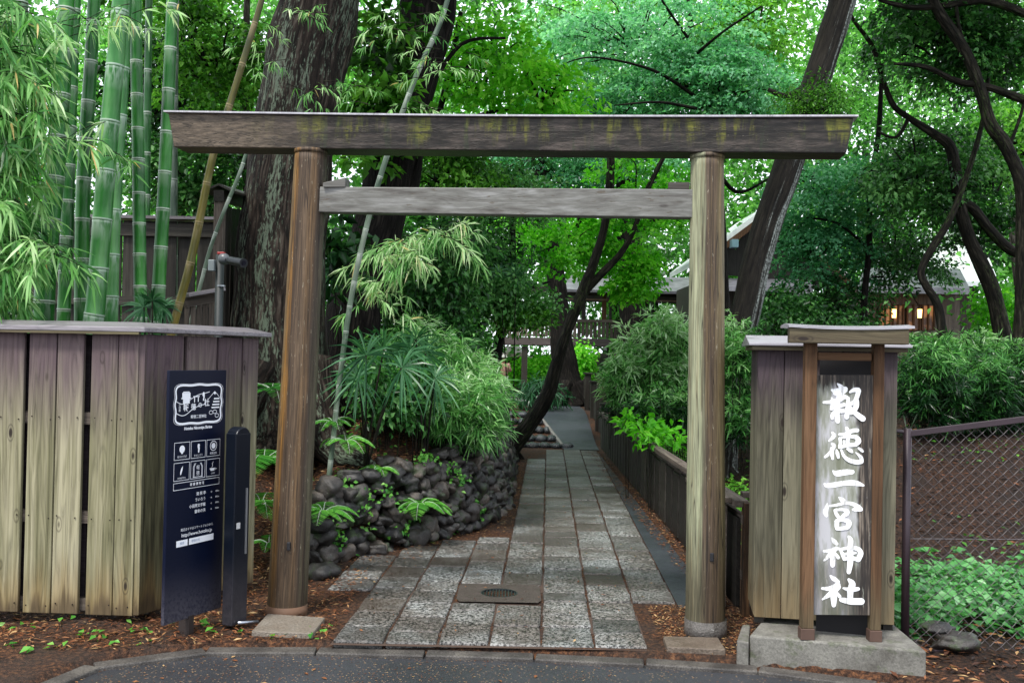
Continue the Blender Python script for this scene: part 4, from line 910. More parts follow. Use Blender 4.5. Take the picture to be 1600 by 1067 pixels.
# ------------------------------------------------------------------ low fence on the right of the path
def path_fence():
    t = empty('low_path_fence', (1.6, 10, 0), 'low dark wooden fence with a sloping handrail along the right side of the stone path', 'fence')
    rail = MB(); bd = MB(); y = 6.35
    zt = .7
    rail.bar((FX(6.3), 6.3, zt+.0), (FX(17.6)-.0, 17.6, zt-.06), .09, .045)
    rail.bar((FX(6.3)+.02, 6.3, zt-.1), (FX(17.6)+.02, 17.6, zt-.15), .03, .06); rail.bar((FX(6.3)+.02, 6.3, .25), (FX(17.6)+.02, 17.6, .22), .03, .06)
    rail.build('handrail', W['darkgrey'], t, bevel=.005)
    k = 0
    while y < 17.5:
        ln = .4; a = Vector((FX(y)-.005, y, 0)); b = Vector((FX(y+ln)-.005, y+ln-.07, 0)); h = zt-.065-.05*(y-6.3)/11
        top = h-.02+.02*((k*7) % 3-1)*.5
        bd.bar(a+Vector((0, 0, (top+.04)/2)), b+Vector((0, 0, (top+.04)/2)), .03, top-.04, up=(0, 0, 1)); y += ln; k += 1
    bd.build('boards', W['dark'], t, bevel=.004)
    y = 7.2
    while y < 17.7:
        mb = MB(); mb.box((FX(y)+.055, y, .33), (.08, .08, .66)); mb.build('post', W['dark'], t, bevel=.005); y += 1.75
    # end return towards the sign case
    e = empty('corner_fence', (1.5, 6.2, 0), 'short dark fence return with peeling orange corner post beside the right gate post', 'fence')
    c = G(1165, 958, .0); mb = MB(); mb.box((c.x, 6.3, .35), (.078, .078, .72)); mb.build('corner_post', W['corner'], e, bevel=.004)
    mb = MB(); mb.bar((FX(6.4)-.08, 6.42, .35), (FX(6.4)-.14, 6.95, .35), .03, .66); mb.build('board', W['darkgrey'], e, bevel=.004)
    mb = MB(); mb.bar((FX(6.4)-.08, 6.38, .71), (FX(6.4)-.15, 7.3, .73), .07, .035); mb.bar((FX(6.4)+.1, 6.75, .7), (2.4, 6.75, .7), .08, .04); mb.build('rail', W['darkgrey'], e, bevel=.004)
    # stepped posts with caps up the ramp
    proto = None
    for i, (px, py) in enumerate(((945, 631), (936, 612), (928, 596), (919, 583))):
        Y = 18.3+i*1.3; x = P(px, py, Y).x; zt_ = P(px, py, Y).z
        q = empty('fence_panel', (x, Y, float(PZ(Y))), None, 'fence panel', 'stepped panels climbing beside the ramp')
        q['label'] = ['lowest stepped dark fence panel right of the ramp, next to the long handrail', 'second stepped dark fence panel up the ramp from the handrail', 'third stepped dark fence panel up the ramp, before the topmost', 'topmost stepped dark fence panel beside the trunk at the top of the ramp'][i]
        mb = MB(); mb.box((x, Y, (zt_+float(PZ(Y)))/2-.02), (.13, .1, zt_-float(PZ(Y)))); mb.build('post', W['dark'], q, bevel=.005)
        mb = MB(); mb.box((x, Y, zt_-.005), (.2, .17, .04)); mb.build('cap', W['dark'], q, bevel=.008)
        mb = MB(); mb.bar((x+.02, Y+.06, zt_-.35), (x+.02, Y+1.25, zt_-.35), .04, .5); mb.build('board', W['dark'], q)
path_fence()
# ------------------------------------------------------------------ rock wall
def rock_wall():
    t = empty('cobble_retaining_wall', (-.6, 8.6, 0), 'low retaining wall of dark wet round cobbles holding up the planted bank on the left', 'wall')
    pts = [Vector((x, y, 0)) for x, y in BANK[4:12]]; dist = [0]
    for a, b in zip(pts[:-1], pts[1:]): dist.append(dist[-1]+(b-a).length)
    def at(s):
        for i in range(len(pts)-1):
            if s <= dist[i+1] or i == len(pts)-2:
                q = (s-dist[i])/(dist[i+1]-dist[i]); return pts[i].lerp(pts[i+1], q), (pts[i+1]-pts[i]).normalized()
    mb = MB(); row = 0; z = .03; seed = 0
    while z < .86:
        s = random.uniform(-.1, .05)
        while s < dist[-1]:
            far = s > 4.2; w = random.uniform(.055, .1) if not far else random.uniform(.08, .13)
            q, d = at(max(s+w, 0)); inn = Vector((-d.y, d.x, 0)); h = w*random.uniform(.6, .95)
            lim = .48+.3*min(s/2.2, 1)+random.uniform(-.06, .06)
            if z < lim and not (z > .2 and s < -.0):
                M = Matrix((d, inn, Vector((0, 0, 1)))).transposed() @ Matrix.Rotation(random.uniform(-.7, .7), 3, 'Y') @ Matrix.Rotation(random.uniform(-.4, .4), 3, 'Z')
                rock_mesh(mb, q+inn*(.02+z*.22+random.uniform(-.035, .025))+Vector((0, 0, z+random.uniform(-.04, .04)+.02)), (w*random.uniform(.85, 1.2), .1, h*random.uniform(.85, 1.2)), seed, 3 if s < 4 else 2, M); seed += 1
            s += 2*w*random.uniform(.86, 1.0)
        z += .112; row += 1
    for px, py, r in ((512, 868, .11), (500, 895, .1), (590, 860, .07), (672, 832, .06), (505, 775, .09), (545, 748, .08), (603, 722, .07)):
        g = G(px, py, .03) if py > 800 else P(px, py, 8.1 if px < 560 else 8.6); rock_mesh(mb, g, (r*1.2, r, r*.8), px, 3)
    mb.build('cobbles', M_rock, t, smooth=True)
    mb = MB(); vs = []; fs = []; N = 60
    for i in range(N+1):
        q, d = at(dist[-1]*i/N); inn = Vector((-d.y, d.x, 0)); vs += [q+inn*.06+Vector((0, 0, -.05)), q+inn*.16+Vector((0, 0, .12+.4*min(1, max(0, (i-4)/10))))]
    for i in range(N): fs.append((2*i, 2*i+2, 2*i+3, 2*i+1))
    mb.add(vs, fs); mb.build('earth_core', simple('packed_earth', (.012, .01, .008), .9), t)
rock_wall()
# ------------------------------------------------------------------ trees
def tree(name, label, trunk, Y, mat, limbs=(), crowns=(), group='trees round the path', cat='tree', nz=.12, seg=16, rootflare=1.5, extra=None, lname='crown'):
    """trunk: (px, py, width_px) from the bottom up; limbs the same; crowns: dicts"""
    def conv(pts, Yd):
        Q = []; Rr = []
        for k, p in enumerate(pts):
            yy = p[3] if len(p) > 3 else Yd
            Q.append(P(p[0], p[1], yy)); Rr.append(p[2]*yy/F/2)
        return Q, Rr
    Q, Rr = conv(trunk, Y); g = Hs(Q[0].x, Q[0].y)
    if Q[0].z > g:
        d = (Q[0]-Q[1]); d = d/abs(d.z) if abs(d.z) > .2 else Vector((0, 0, -1)); h = Q[0].z-g
        if h > .1: Q.insert(0, Q[0]+d*min(h, .4) if h > .5 else Vector((Q[0].x+d.x*h*.5, Q[0].y, g-.05))); Rr.insert(0, Rr[0]*1.15)
        if h > .5: Q.insert(0, Vector((Q[0].x+d.x*(h-.4)*.3, Q[0].y, g-.05))); Rr.insert(0, Rr[0]*rootflare)
    t = empty(name, (Q[0].x, Q[0].y, g), label, cat, group)
    mb = MB(); mb.tube(Q, Rr, seg, nz=nz, nsc=2.2, smooth=8)
    for k in range(5 if Rr[0] > .12 and rootflare > 1.3 else 0):
        a = k*1.26+.4; b = Q[0]; r = Rr[0]; mb.tube([b+Vector((math.cos(a)*r*.5, math.sin(a)*r*.5, r*1.0)), b+Vector((math.cos(a)*r*1.1, math.sin(a)*r*1.1, .12)), b+Vector((math.cos(a)*r*2.0, math.sin(a)*r*2.0, -.05))], [r*.35, r*.25, r*.08], 8, nz=.2)
    mb.build('trunk', mat, t, smooth=True)
    if limbs:
        for lb in limbs: mb = MB(); q, r = conv(lb, Y); mb.tube(q, r, 8, nz=.15, nsc=3, smooth=5); mb.build('limb', mat, t, smooth=True)
    if crowns: crown(t, crowns, Y, lname)
    return t
def crown(t, crowns, Y, lname='crown', twig=True):
    lb = {}
    tw = MB()
    for c in crowns:
        Yd = c.get('Y', Y); ctr = P(c['c'][0], c['c'][1], Yd); r = (c['r'][0]*Yd/F, c.get('ry', c['r'][0]*Yd/F*.8), c['r'][1]*Yd/F)
        K = c['k']; C = ell(ctr, r, K, c.get('shell', 0)); m = c.get('m', 'mid')
        b = lb.setdefault(m, LB()); v = np.clip(rng.normal(c.get('v', .5), .17, K), 0, 1)
        out = nrm(C-np.array(ctr))*.35
        b.spray(C, c.get('sr', .4), c.get('n', 60), c.get('L', .07), c.get('w', .04), v, flat=c.get('flat', .12), tilt=c.get('tilt', .3), dome=c.get('dome', .3), kind=c.get('kind', 'fold'), out=out)
        if twig:
            for q in C[:max(3, K//2)]:
                q = Vector(q); m_ = Vector(ctr).lerp(q, .35)+Vector((0, 0, -.15)); tw.tube([m_, (m_+q)/2+Vector((random.uniform(-.1, .1), 0, random.uniform(0, .15))), q], [.018, .011, .004], 5, smooth=3)
    for i, (m, b) in enumerate(lb.items()): b.build(lname, L[m], t)
    if twig and tw.v: tw.build('twigs', BARK['dark'], t)['kind'] = 'stuff'
# 1 big trunk, left
tree('old_camphor_tree', 'huge old tree with deeply furrowed bark behind the left gate post', [(440, 600, 160), (437, 480, 140), (448, 300, 132), (474, 120, 126), (500, 0, 124), (520, -160, 118), (540, -420, 100)], 9.6, BARK['big'],
     crowns=[dict(c=(560, -420), r=(700, 230), k=260, m='mid', n=60, L=.163, w=.091, sr=.6, Y=10.5)], nz=.1, seg=28, rootflare=1.35)
# 2 dark leaning trunk
tree('dark_leaning_tree', 'dark leaning trunk crossed by a thin grey bamboo, right of the huge old tree', [(545, 560, 85), (560, 450, 80), (597, 330, 78), (620, 200, 82), (652, 90, 80), (665, 0, 74), (690, -150, 66), (700, -420, 50)], 11.5, BARK['dark'],
     limbs=[[(600, 330, 40), (640, 300, 26), (655, 240, 14)], [(668, 120, 30), (700, 40, 20), (706, -30, 14)], [(665, 150, 10), (720, 70, 6), (790, 60, 4)]],
     crowns=[dict(c=(600, 130), r=(60, 130), k=26, m='mid', n=60, L=.138, w=.085, sr=.35, v=.45, Y=10.9), dict(c=(770, -300), r=(450, 160), k=120, m='mid', n=60, L=.163, w=.091, sr=.6, Y=12)], seg=20)
# 3 curved tree in the path centre
tree('curved_maple', 'dark curving maple trunk that forks over the end of the stone path', [(798, 700, 31), (826, 664, 26), (855, 618, 23), (868, 575, 20), (885, 520, 17), (907, 465, 18), (928, 410, 15), (943, 360, 12), (952, 300, 15), (955, 230, 10)], 15.5, BARK['mossy'],
     limbs=[[(907, 462, 16), (940, 428, 12), (972, 393, 10), (992, 355, 8), (1010, 300, 9), (1040, 240, 6)]],
     crowns=[dict(c=(990, 425), r=(36, 44), k=20, m='bright', n=110, L=.088, w=.065, sr=.26, v=.6, Y=16.4), dict(c=(885, 360), r=(110, 75), k=46, m='bright', n=100, L=.088, w=.065, sr=.34, v=.45, Y=17),
             dict(c=(1000, 300), r=(90, 60), k=30, m='bright', n=90, L=.088, w=.065, sr=.38, v=.45, Y=16)], seg=14, rootflare=1.4)
tree('thick_trunk_tree', 'thick dark trunk with spreading roots directly behind the curving maple', [(893, 634, 70), (886, 590, 42), (876, 520, 34), (870, 440, 28), (850, 330, 30), (835, 200, 24)], 24, BARK['dark'],
     crowns=[dict(c=(840, 270), r=(100, 70), k=60, m='teal', n=90, L=.125, w=.078, sr=.5, v=.35, Y=24)], seg=16)
tree('straight_trunk_tree', 'straight rough trunk rising in front of the covered corridor windows', [(985, 610, 44), (986, 500, 38), (984, 420, 36), (985, 360, 34), (975, 300, 24), (970, 180, 18)], 25, BARK['dark'],
     limbs=[[(984, 380, 22), (1010, 350, 14), (1040, 330, 8)], [(984, 385, 20), (960, 350, 14), (940, 300, 8)]],
     crowns=[dict(c=(970, 220), r=(120, 60), k=60, m='teal', n=90, L=.125, w=.078, sr=.55, v=.55, Y=25)], seg=14)
# 4 right leaning tree with white streaks
tree('leaning_streaked_tree', 'leaning dark trunk with white streaks behind the right gate post', [(1128, 690, 50), (1140, 620, 46), (1158, 520, 46), (1190, 381, 44), (1234, 253, 47), (1279, 117, 44), (1316, 0, 42), (1350, -130, 38), (1390, -330, 28)], 12, BARK['streak'],
     limbs=[[(1270, 130, 14), (1230, 150, 10), (1200, 140, 6)]],
     crowns=[dict(c=(1275, 160), r=(60, 30), k=26, m='fernish' if False else 'mid', n=120, L=.050, w=.019, sr=.22, v=.4, Y=11.7, flat=.35), dict(c=(1400, -330), r=(380, 150), k=130, m='mid', n=60, L=.150, w=.091, sr=.6, Y=12.5)], seg=20)
# right trees
tree('forked_tree', 'tall slender trunk sweeping down the right edge with a long horizontal branch', [(1598, 470, 24.6), (1600, 370, 23.0), (1597, 292, 22.1), (1572, 229, 19.7), (1548, 195, 18.9), (1533, 146, 18.0), (1509, 83, 18.0), (1462, 10, 16.4), (1440, -60, 14.8)], 12.5, BARK['mossy'],
     limbs=[[(1640, 165, 14.8), (1600, 156, 13.1), (1543, 136, 12.3), (1494, 127, 9.8), (1446, 105, 8.2), (1397, 100, 4.9)], [(1530, 140, 8.2), (1500, 50, 6.6), (1490, -30, 4.9)], [(1373, 0, 6.6), (1421, 12, 8.2), (1470, 10, 9.8), (1543, 2, 12.3), (1610, 26, 14.8)], [(1575, 235, 6.6), (1595, 180, 4.9), (1610, 120, 3.3)]],
     crowns=[dict(c=(1480, 60), r=(130, 80), k=60, m='dark', n=90, L=.094, w=.052, sr=.35, v=.55, Y=13.4), dict(c=(1560, -150), r=(300, 120), k=90, m='mid', n=60, L=.125, w=.078, sr=.5, Y=13)], rootflare=1.3, seg=14)
tree('winding_branch_tree', 'mossy trunk with a winding bough reaching up to the leaning streaked tree', [(1568, 530, 27.9), (1553, 463, 24.6), (1534, 415, 23.0), (1514, 371, 19.7), (1500, 322, 18.0), (1493, 270, 18.0), (1484, 229, 16.4), (1460, 210, 13.1), (1421, 185, 9.8), (1397, 166, 9.0), (1382, 132, 8.2), (1363, 73, 7.4), (1331, 27, 5.7), (1318, -20, 4.1)], 13.5, BARK['mossy'],
     limbs=[[(1500, 320, 16.4), (1519, 325, 16.4), (1548, 361, 16.4), (1578, 390, 16.4), (1610, 400, 16.4)], [(1420, 185, 6.6), (1400, 215, 4.9), (1370, 205, 3.3)]],
     crowns=[dict(c=(1440, 270), r=(110, 80), k=64, m='dark', n=90, L=.088, w=.052, sr=.33, v=.65, Y=14.2), dict(c=(1540, 300), r=(70, 110), k=36, m='dark', n=90, L=.088, w=.052, sr=.35, v=.4, Y=14.6)], seg=14, rootflare=1.2)
tree('crooked_tree', 'crooked slim trunk bending left and then right beside the lit hall windows', [(1474, 540, 14.4), (1466, 480, 13.6), (1446, 445, 12.8), (1439, 425, 12.0), (1452, 395, 12.0), (1485, 341, 10.4), (1512, 270, 8.8), (1534, 195, 7.2), (1545, 120, 4.8)], 13, BARK['mossy'],
     crowns=[dict(c=(1540, 60), r=(90, 80), k=40, m='dark', n=90, L=.094, w=.052, sr=.35, v=.5, Y=13.2)], seg=12, rootflare=1.2)
tree('thin_trunk_tree', 'thin straight dark trunk with pale drooping maple foliage beside the shrine hall', [(1348, 520, 12), (1352, 450, 10), (1358, 390, 10), (1360, 293, 9), (1373, 205, 8), (1378, 100, 6)], 15, BARK['dark'],
     limbs=[[(1358, 390, 5), (1310, 350, 4), (1260, 340, 3)], [(1360, 330, 5), (1400, 290, 4), (1420, 280, 2)]],
     crowns=[dict(c=(1310, 290), r=(95, 50), k=46, m='teal', n=120, L=.069, w=.046, sr=.42, v=.6, Y=15, flat=.06, tilt=.2), dict(c=(1280, 385), r=(85, 60), k=46, m='teal', n=110, L=.069, w=.046, sr=.38, v=.4, Y=15.4, flat=.07, tilt=.25),
             dict(c=(1400, 400), r=(90, 70), k=48, m='dark', n=90, L=.075, w=.046, sr=.38, v=.5, Y=15.8), dict(c=(1280, 470), r=(90, 40), k=34, m='dark', n=80, L=.075, w=.046, sr=.36, v=.35, Y=15.6)], seg=10, rootflare=1.1)
tree('pale_bark_tree', 'pale grey trunk at the right edge, partly behind the mossy winding tree', [(1602, 560, 18), (1596, 480, 16), (1587, 405, 14), (1580, 330, 11)], 17, BARK['grey'], crowns=[dict(c=(1590, 240), r=(70, 90), k=40, m='mid', n=80, L=.112, w=.065, sr=.45, v=.5, Y=17)], seg=10, rootflare=1.1)
# maples of the centre top
tree('pale_layered_maple', 'maple with pale blue-green haze painted into its leaves, in flat layers above the centre of the gate', [(1130, 470, 20), (1120, 300, 18), (1090, 180, 15), (1080, 60, 10), (1075, -60, 7)], 18, BARK['dark'],
     limbs=[[(1100, 200, 8), (1060, 130, 6), (1030, 60, 4)], [(1095, 190, 8), (1150, 120, 6), (1200, 80, 3)], [(1110, 250, 8), (1150, 300, 6), (1200, 280, 3)], [(1085, 150, 6, 16.6), (1020, 110, 5, 16.4), (930, 90, 3, 16.2), (880, 100, 2, 16)], [(1088, 170, 6, 16.4), (1030, 160, 4, 16), (960, 165, 2, 15.8)], [(1082, 90, 6, 16.8), (1130, 50, 4, 16.4), (1190, 10, 3, 16)], [(1075, 60, 5, 16.6), (1040, 10, 4, 16.4), (1010, -40, 3, 16)]],
     crowns=[dict(c=(1000, 60), r=(190, 90), k=95, m='teal', n=110, L=.088, w=.058, sr=.55, v=.75, Y=18, flat=.05, tilt=.22), dict(c=(1130, 130), r=(140, 80), k=90, m='teal', n=120, L=.088, w=.058, sr=.5, v=.6, Y=17.5, flat=.05, tilt=.22),
             dict(c=(1180, 30), r=(110, 70), k=50, m='mid', n=100, L=.100, w=.065, sr=.5, v=.8, Y=18.5), dict(c=(960, 180), r=(150, 60), k=60, m='teal', n=110, L=.088, w=.058, sr=.5, v=.4, Y=18.4, flat=.06)], seg=10, rootflare=1.2)
tree('lime_green_maple', 'bright lime green arching maple spray between the dark leaning trunk and the pale maple', [(700, 420, 14), (690, 330, 12), (680, 220, 11), (700, 120, 10), (720, 20, 7)], 13, BARK['dark'],
     limbs=[[(690, 230, 8), (750, 180, 6), (850, 170, 4), (900, 190, 2)], [(700, 120, 7), (770, 90, 5), (860, 110, 3)]],
     crowns=[dict(c=(760, 100), r=(100, 80), k=40, m='bright', n=42, L=.119, w=.072, sr=.42, v=.65, Y=12.8, flat=.1), dict(c=(850, 140), r=(70, 50), k=26, m='bright', n=42, L=.119, w=.072, sr=.4, v=.7, Y=12.4, flat=.1),
             dict(c=(700, 270), r=(70, 60), k=30, m='mid', n=90, L=.088, w=.052, sr=.32, v=.5, Y=13), dict(c=(780, 300), r=(90, 60), k=40, m='dark', n=90, L=.075, w=.046, sr=.36, v=.7, Y=13.5)], seg=10, rootflare=1.2)
tree('low_evergreen', 'leafy evergreen with small pale-edged leaves hanging over the left side of the path', [(770, 640, 22), (775, 560, 18), (790, 480, 15), (800, 400, 12), (800, 330, 8)], 14.5, BARK['dark'],
     limbs=[[(790, 480, 8), (830, 450, 5), (860, 440, 3)], [(785, 500, 8), (740, 450, 6), (700, 430, 3)]],
     crowns=[dict(c=(790, 450), r=(75, 38), k=42, m='dark', n=100, L=.075, w=.046, sr=.3, v=.75, Y=14, flat=.2), dict(c=(740, 400), r=(90, 50), k=44, m='dark', n=100, L=.075, w=.046, sr=.33, v=.5, Y=14.3, flat=.2),
             dict(c=(820, 492), r=(45, 12), k=14, m='mid', n=90, L=.075, w=.046, sr=.25, v=.5, Y=14, flat=.2), dict(c=(680, 480), r=(70, 50), k=30, m='dark', n=90, L=.075, w=.046, sr=.33, v=.3, Y=14)], seg=10, rootflare=1.3)
tree('slim_left_tree', 'slim tree with small bright leaves seen between the bamboo and the huge old tree', [(385, 420, 18), (386, 300, 14), (384, 150, 12), (386, 0, 10), (390, -120, 8)], 13, BARK['grey'],
     limbs=[[(385, 260, 6), (340, 200, 5), (300, 190, 3)], [(385, 150, 6), (330, 100, 4), (290, 120, 3)]],
     crowns=[dict(c=(330, 80), r=(100, 100), k=58, m='mid', n=80, L=.088, w=.058, sr=.34, v=.6, Y=12.6, flat=.15), dict(c=(300, 260), r=(80, 70), k=40, m='dark', n=80, L=.100, w=.065, sr=.34, v=.6, Y=13, flat=.15),
             dict(c=(260, 150), r=(90, 120), k=46, m='dark', n=70, L=.100, w=.065, sr=.34, v=.35, Y=14, flat=.15)], seg=10, rootflare=1.2)
tree('black_trunk_tree', 'thin black trunk rising behind the green bamboo stems', [(280, 400, 20), (279, 250, 18), (282, 100, 16), (284, -60, 14)], 14, BARK['dark'], crowns=[dict(c=(250, -60), r=(160, 80), k=40, m='mid', n=60, L=.112, w=.065, sr=.45, Y=14)], seg=10, rootflare=1.1)
# far wood: one mass nobody could count, with gaps where the sky shows
def far_wood():
    lb = LB()
    def mass(K, ylo, yhi, gap, m, Ln, sr, nper, zlo, zhi, xr=1.15):
        Y = rng.uniform(ylo, yhi, K); px = rng.uniform(800-900*xr, 800+900*xr, K); X = (px-800)/F*Y; Z = rng.uniform(zlo, zhi, K)
        keep = []
        for x, y, z in zip(X, Y, Z):
            q = 800+x/y*F
            if 750 < q < 1310 and y < 40 and z < 1.6+.1*y: keep.append(False); continue
            if 1340 < q < 1530 and y < 34 and z < 1.6+.08*y: keep.append(False); continue
            nn = mnoise.noise(Vector((x*.22+5, y*.1, z*.22)))+.5*mnoise.noise(Vector((x*.7, y*.3, z*.7)))
            keep.append(nn > gap[0]+(gap[1]-gap[0])*min(1, max(0, (z-3)/8)))
        k = np.array(keep); C = np.stack([X, Y, Z], 1)[k]
        v = np.array([.5+.5*mnoise.noise(Vector((c[0]*.25, c[1]*.2+9, c[2]*.3))) for c in C])
        lb.spray(C, sr, nper, Ln, Ln*.55, np.clip(v, 0, 1), flat=.25, tilt=.4, dome=.4)
    mass(3600, 33, 46, (-.9, -.3), 'far', .32, 1.1, 40, .5, 17)
    mass(900, 44, 54, (-.9, -.8), 'far', .3, 1.3, 50, .2, 8)
    mass(1100, 22, 30, (.0, .12), 'far', .2, .8, 42, 1.0, 13)
    C = ell(P(1480, 120, 23), (4.2, 2.5, 3.6), 240); lb.spray(C, .6, 60, .12, .07, np.clip(rng.normal(.35, .2, 240), 0, 1), flat=.2)
    o = lb.build('far_woodland', L['far']); tag(o, kind='stuff')
far_wood()
# ------------------------------------------------------------------ bamboo culms
def culm_mat(name, cols, band=(.42, .48, .4), bloom=.8):
    m = MT(name); g = m.attr('gc'); z = m.sep(g)[2]; nd = m.attr('node', True)
    n = m.noise(m.sc(g, 9, 9, 1.2), 1.0, 4, .6)
    c = m.ramp(n, [(.35+.3*i/(len(cols)-1), x) for i, x in enumerate(cols)])
    c = m.mix(m.ramp(nd, [(.0, 1.0), (.025, 1.0), (.04, 0.0), (.93, 0.0), (.97, .5)]), c, band)
    c = m.mix(m.ramp(nd, [(.965, 0.0), (.985, .85)]), c, (.02, .03, .015))
    bl = m.ma('MULTIPLY', m.ramp(nd, [(.55, 0.0), (.95, bloom)]), m.ramp(m.noise(m.sc(g, 22, 22, 5), 1.0, 3, .6), [(.42, 0.0), (.55, 1.0)]))
    c = m.mix(bl, c, band)
    m.P(Base_Color=c, Roughness=.3); m.b.inputs['Specular IOR Level'].default_value = .3; return m.m
CM_green = culm_mat('green_culm', [(.006, .06, .008), (.016, .12, .016), (.04, .19, .03)], bloom=.3)
CM_pale = culm_mat('bloomed_culm', [(.014, .1, .018), (.03, .15, .03), (.09, .24, .08)], band=(.32, .42, .33))
CM_grey = culm_mat('grey_culm', [(.04, .07, .045), (.09, .13, .09), (.17, .21, .16)], band=(.33, .37, .32))
CM_yel = culm_mat('yellow_culm', [(.03, .035, .008), (.09, .08, .014), (.17, .13, .03)], band=(.2, .16, .08))
def culm(name, label, pts, Y, mat, node=.3, group='bamboo stems behind the plank fence', cat='bamboo'):
    Q = [P(p[0], p[1], Y+(p[3] if len(p) > 3 else 0)) for p in pts]; Rr = [p[2]*Y/F/2 for p in pts]
    g = Hs(Q[0].x, Q[0].y); d = (Q[0]-Q[1]).normalized()
    if Q[0].z > g: Q.insert(0, Q[0]+d*((Q[0].z-g+.05)/max(-d.z, .3))); Rr.insert(0, Rr[0]*1.05)
    # dense resample along arc length with node swellings
    q = []; rr = []
    for i in range(len(Q)-1):
        p0 = Q[max(i-1, 0)]; p1 = Q[i]; p2 = Q[i+1]; p3 = Q[min(i+2, len(Q)-1)]
        for k in range(30):
            t = k/30; q.append(.5*((2*p1)+(p2-p0)*t+(2*p0-5*p1+4*p2-p3)*t*t+(3*p1-p0-3*p2+p3)*t**3)); rr.append(Rr[i]*(1-t)+Rr[i+1]*t)
    q.append(Q[-1]); rr.append(Rr[-1])
    cum = [0]
    for a, b in zip(q[:-1], q[1:]): cum.append(cum[-1]+(b-a).length)
    cum = np.array(cum); A = np.array([list(x) for x in q]); rr = np.array(rr)
    s = 0; ph = random.random()*node; samp = []
    L_ = node; nodes = [ -ph ]
    while nodes[-1] < cum[-1]: nodes.append(nodes[-1]+L_*random.uniform(.93, 1.07)); L_ *= 1.012
    for a, b in zip(nodes[:-1], nodes[1:]):
        for f, k in ((0.0, 1.03), (.02, 1.055), (.04, 1.0), (.3, .985), (.6, .985), (.93, 1.0), (.97, 1.03), (.985, .99)): samp.append((a+(b-a)*f, f, k))
    vs = []; gs = []; nd = []; seg = 20; ref = Vector((.1, 1, .05)); n = 0
    for s, f, k in samp:
        if s < 0 or s > cum[-1]: continue
        p = Vector([np.interp(s, cum, A[:, j]) for j in range(3)]); p2 = Vector([np.interp(min(s+.05, cum[-1]), cum, A[:, j]) for j in range(3)]); p1 = Vector([np.interp(max(s-.05, 0), cum, A[:, j]) for j in range(3)])
        t = (p2-p1).normalized(); x = t.cross(ref).normalized(); y = t.cross(x); r = float(np.interp(s, cum, rr))*k
        for j in range(seg):
            a = 2*math.pi*j/seg; vs.append(p+(x*math.cos(a)+y*math.sin(a))*r); gs.append((math.cos(a)*r*1.0+Y, math.sin(a)*r+ph, s)); nd.append(f)
        n += 1
    fs = [(i*seg+j, (i+1)*seg+j, (i+1)*seg+(j+1) % seg, i*seg+(j+1) % seg) for i in range(n-1) for j in range(seg)]+[tuple((n-1)*seg+j for j in range(seg))]
    me = bpy.data.meshes.new(name); me.from_pydata([tuple(v) for v in vs], [], fs)
    a = me.attributes.new('gc', 'FLOAT_VECTOR', 'POINT'); a.data.foreach_set('vector', np.array([tuple(x) for x in gs], np.float32).ravel())
    a = me.attributes.new('node', 'FLOAT', 'POINT'); a.data.foreach_set('value', np.array(nd, np.float32)); me.update()
    o = link(name, me, mat, None, True); tag(o, label, cat, group); return o
culm('bamboo', 'thickest pale-bloomed bamboo stem, leaning right, beside the leafy bamboo clump', [(143, 520, 30), (150, 470, 30), (169, 225, 29), (182, 80, 27), (194, -60, 24)], 7.6, CM_pale, .36)
culm('bamboo', 'slimmer bamboo stem rising close behind the thickest pale leaning one', [(172, 520, 23), (176, 380, 22), (181, 281, 21), (190, 150, 20), (200, -60, 17)], 8.0, CM_pale, .34)
culm('bamboo', 'dark green upright bamboo stem with thin white node rings, mid-way along the grove', [(220, 520, 20), (218, 380, 20), (216, 234, 19), (213, 90, 18), (213, -60, 16)], 8.2, CM_green, .235)
culm('bamboo', 'glossy green bamboo stem nearest the dark stained fence corner, leaning slightly right', [(246, 520, 21), (248, 450, 21), (256, 305, 20), (264, 130, 19), (272, -60, 17)], 8.4, CM_green, .3)
culm('bamboo', 'grey-green bamboo stem standing just behind the dark stained fence', [(270, 400, 15), (270, 300, 15), (271, 180, 14), (274, -60, 13)], 11.2, CM_grey, .42)
culm('bamboo', 'dim grey-green bamboo stem half hidden between the paired pale stems and the upright green one', [(228, 400, 12), (230, 200, 12), (234, -60, 10)], 10.6, CM_green, .4)
culm('bamboo', 'dark green bamboo stem just left of the thickest pale one', [(128, 520, 24), (130, 300, 22), (142, 100, 20), (150, -60, 18)], 9.0, CM_green, .33)
culm('bamboo', 'dark bamboo stem behind the hanging leaves, with its foot above the first wide plank gap', [(66, 530, 32), (74, 400, 30), (92, 200, 28), (108, -60, 24)], 7.9, CM_green, .3)
culm('bamboo', 'short-noded bamboo stem at the left edge under the hanging leaves', [(22, 530, 26), (24, 400, 26), (28, 200, 24), (34, -60, 20)], 8.4, CM_green, .26)
culm('bamboo', 'bamboo stem glimpsed through leaves between two darker stems of the clump', [(98, 530, 20), (104, 380, 20), (110, 200, 18), (120, -60, 16)], 8.8, CM_green, .3)
culm('bamboo', 'yellow-brown dead bamboo stem leaning right across the dark stained fence', [(272, 505, 13), (300, 400, 13), (333, 243, 12), (356, 173, 11), (385, 80, 10), (412, -10, 9), (430, -80, 8)], 7.3, CM_yel, .26)
culm('bamboo', 'thin green bamboo leaning beside the camera pole, behind the yellow one', [(312, 450, 6), (328, 390, 6), (350, 330, 6), (375, 270, 6), (392, 215, 5)], 8.9, CM_grey, .3)
culm('leaning_bamboo', 'long thin grey bamboo leaning right between the two big trunks above the ferns', [(519, 700, 8.2), (530, 600, 8.2), (548, 470, 8.6), (575, 345, 8.6), (606, 240, 8.6), (650, 120, 8.2), (690, 30, 7.8), (715, -60, 7.4)], 8.2, CM_grey, .2, group=None)
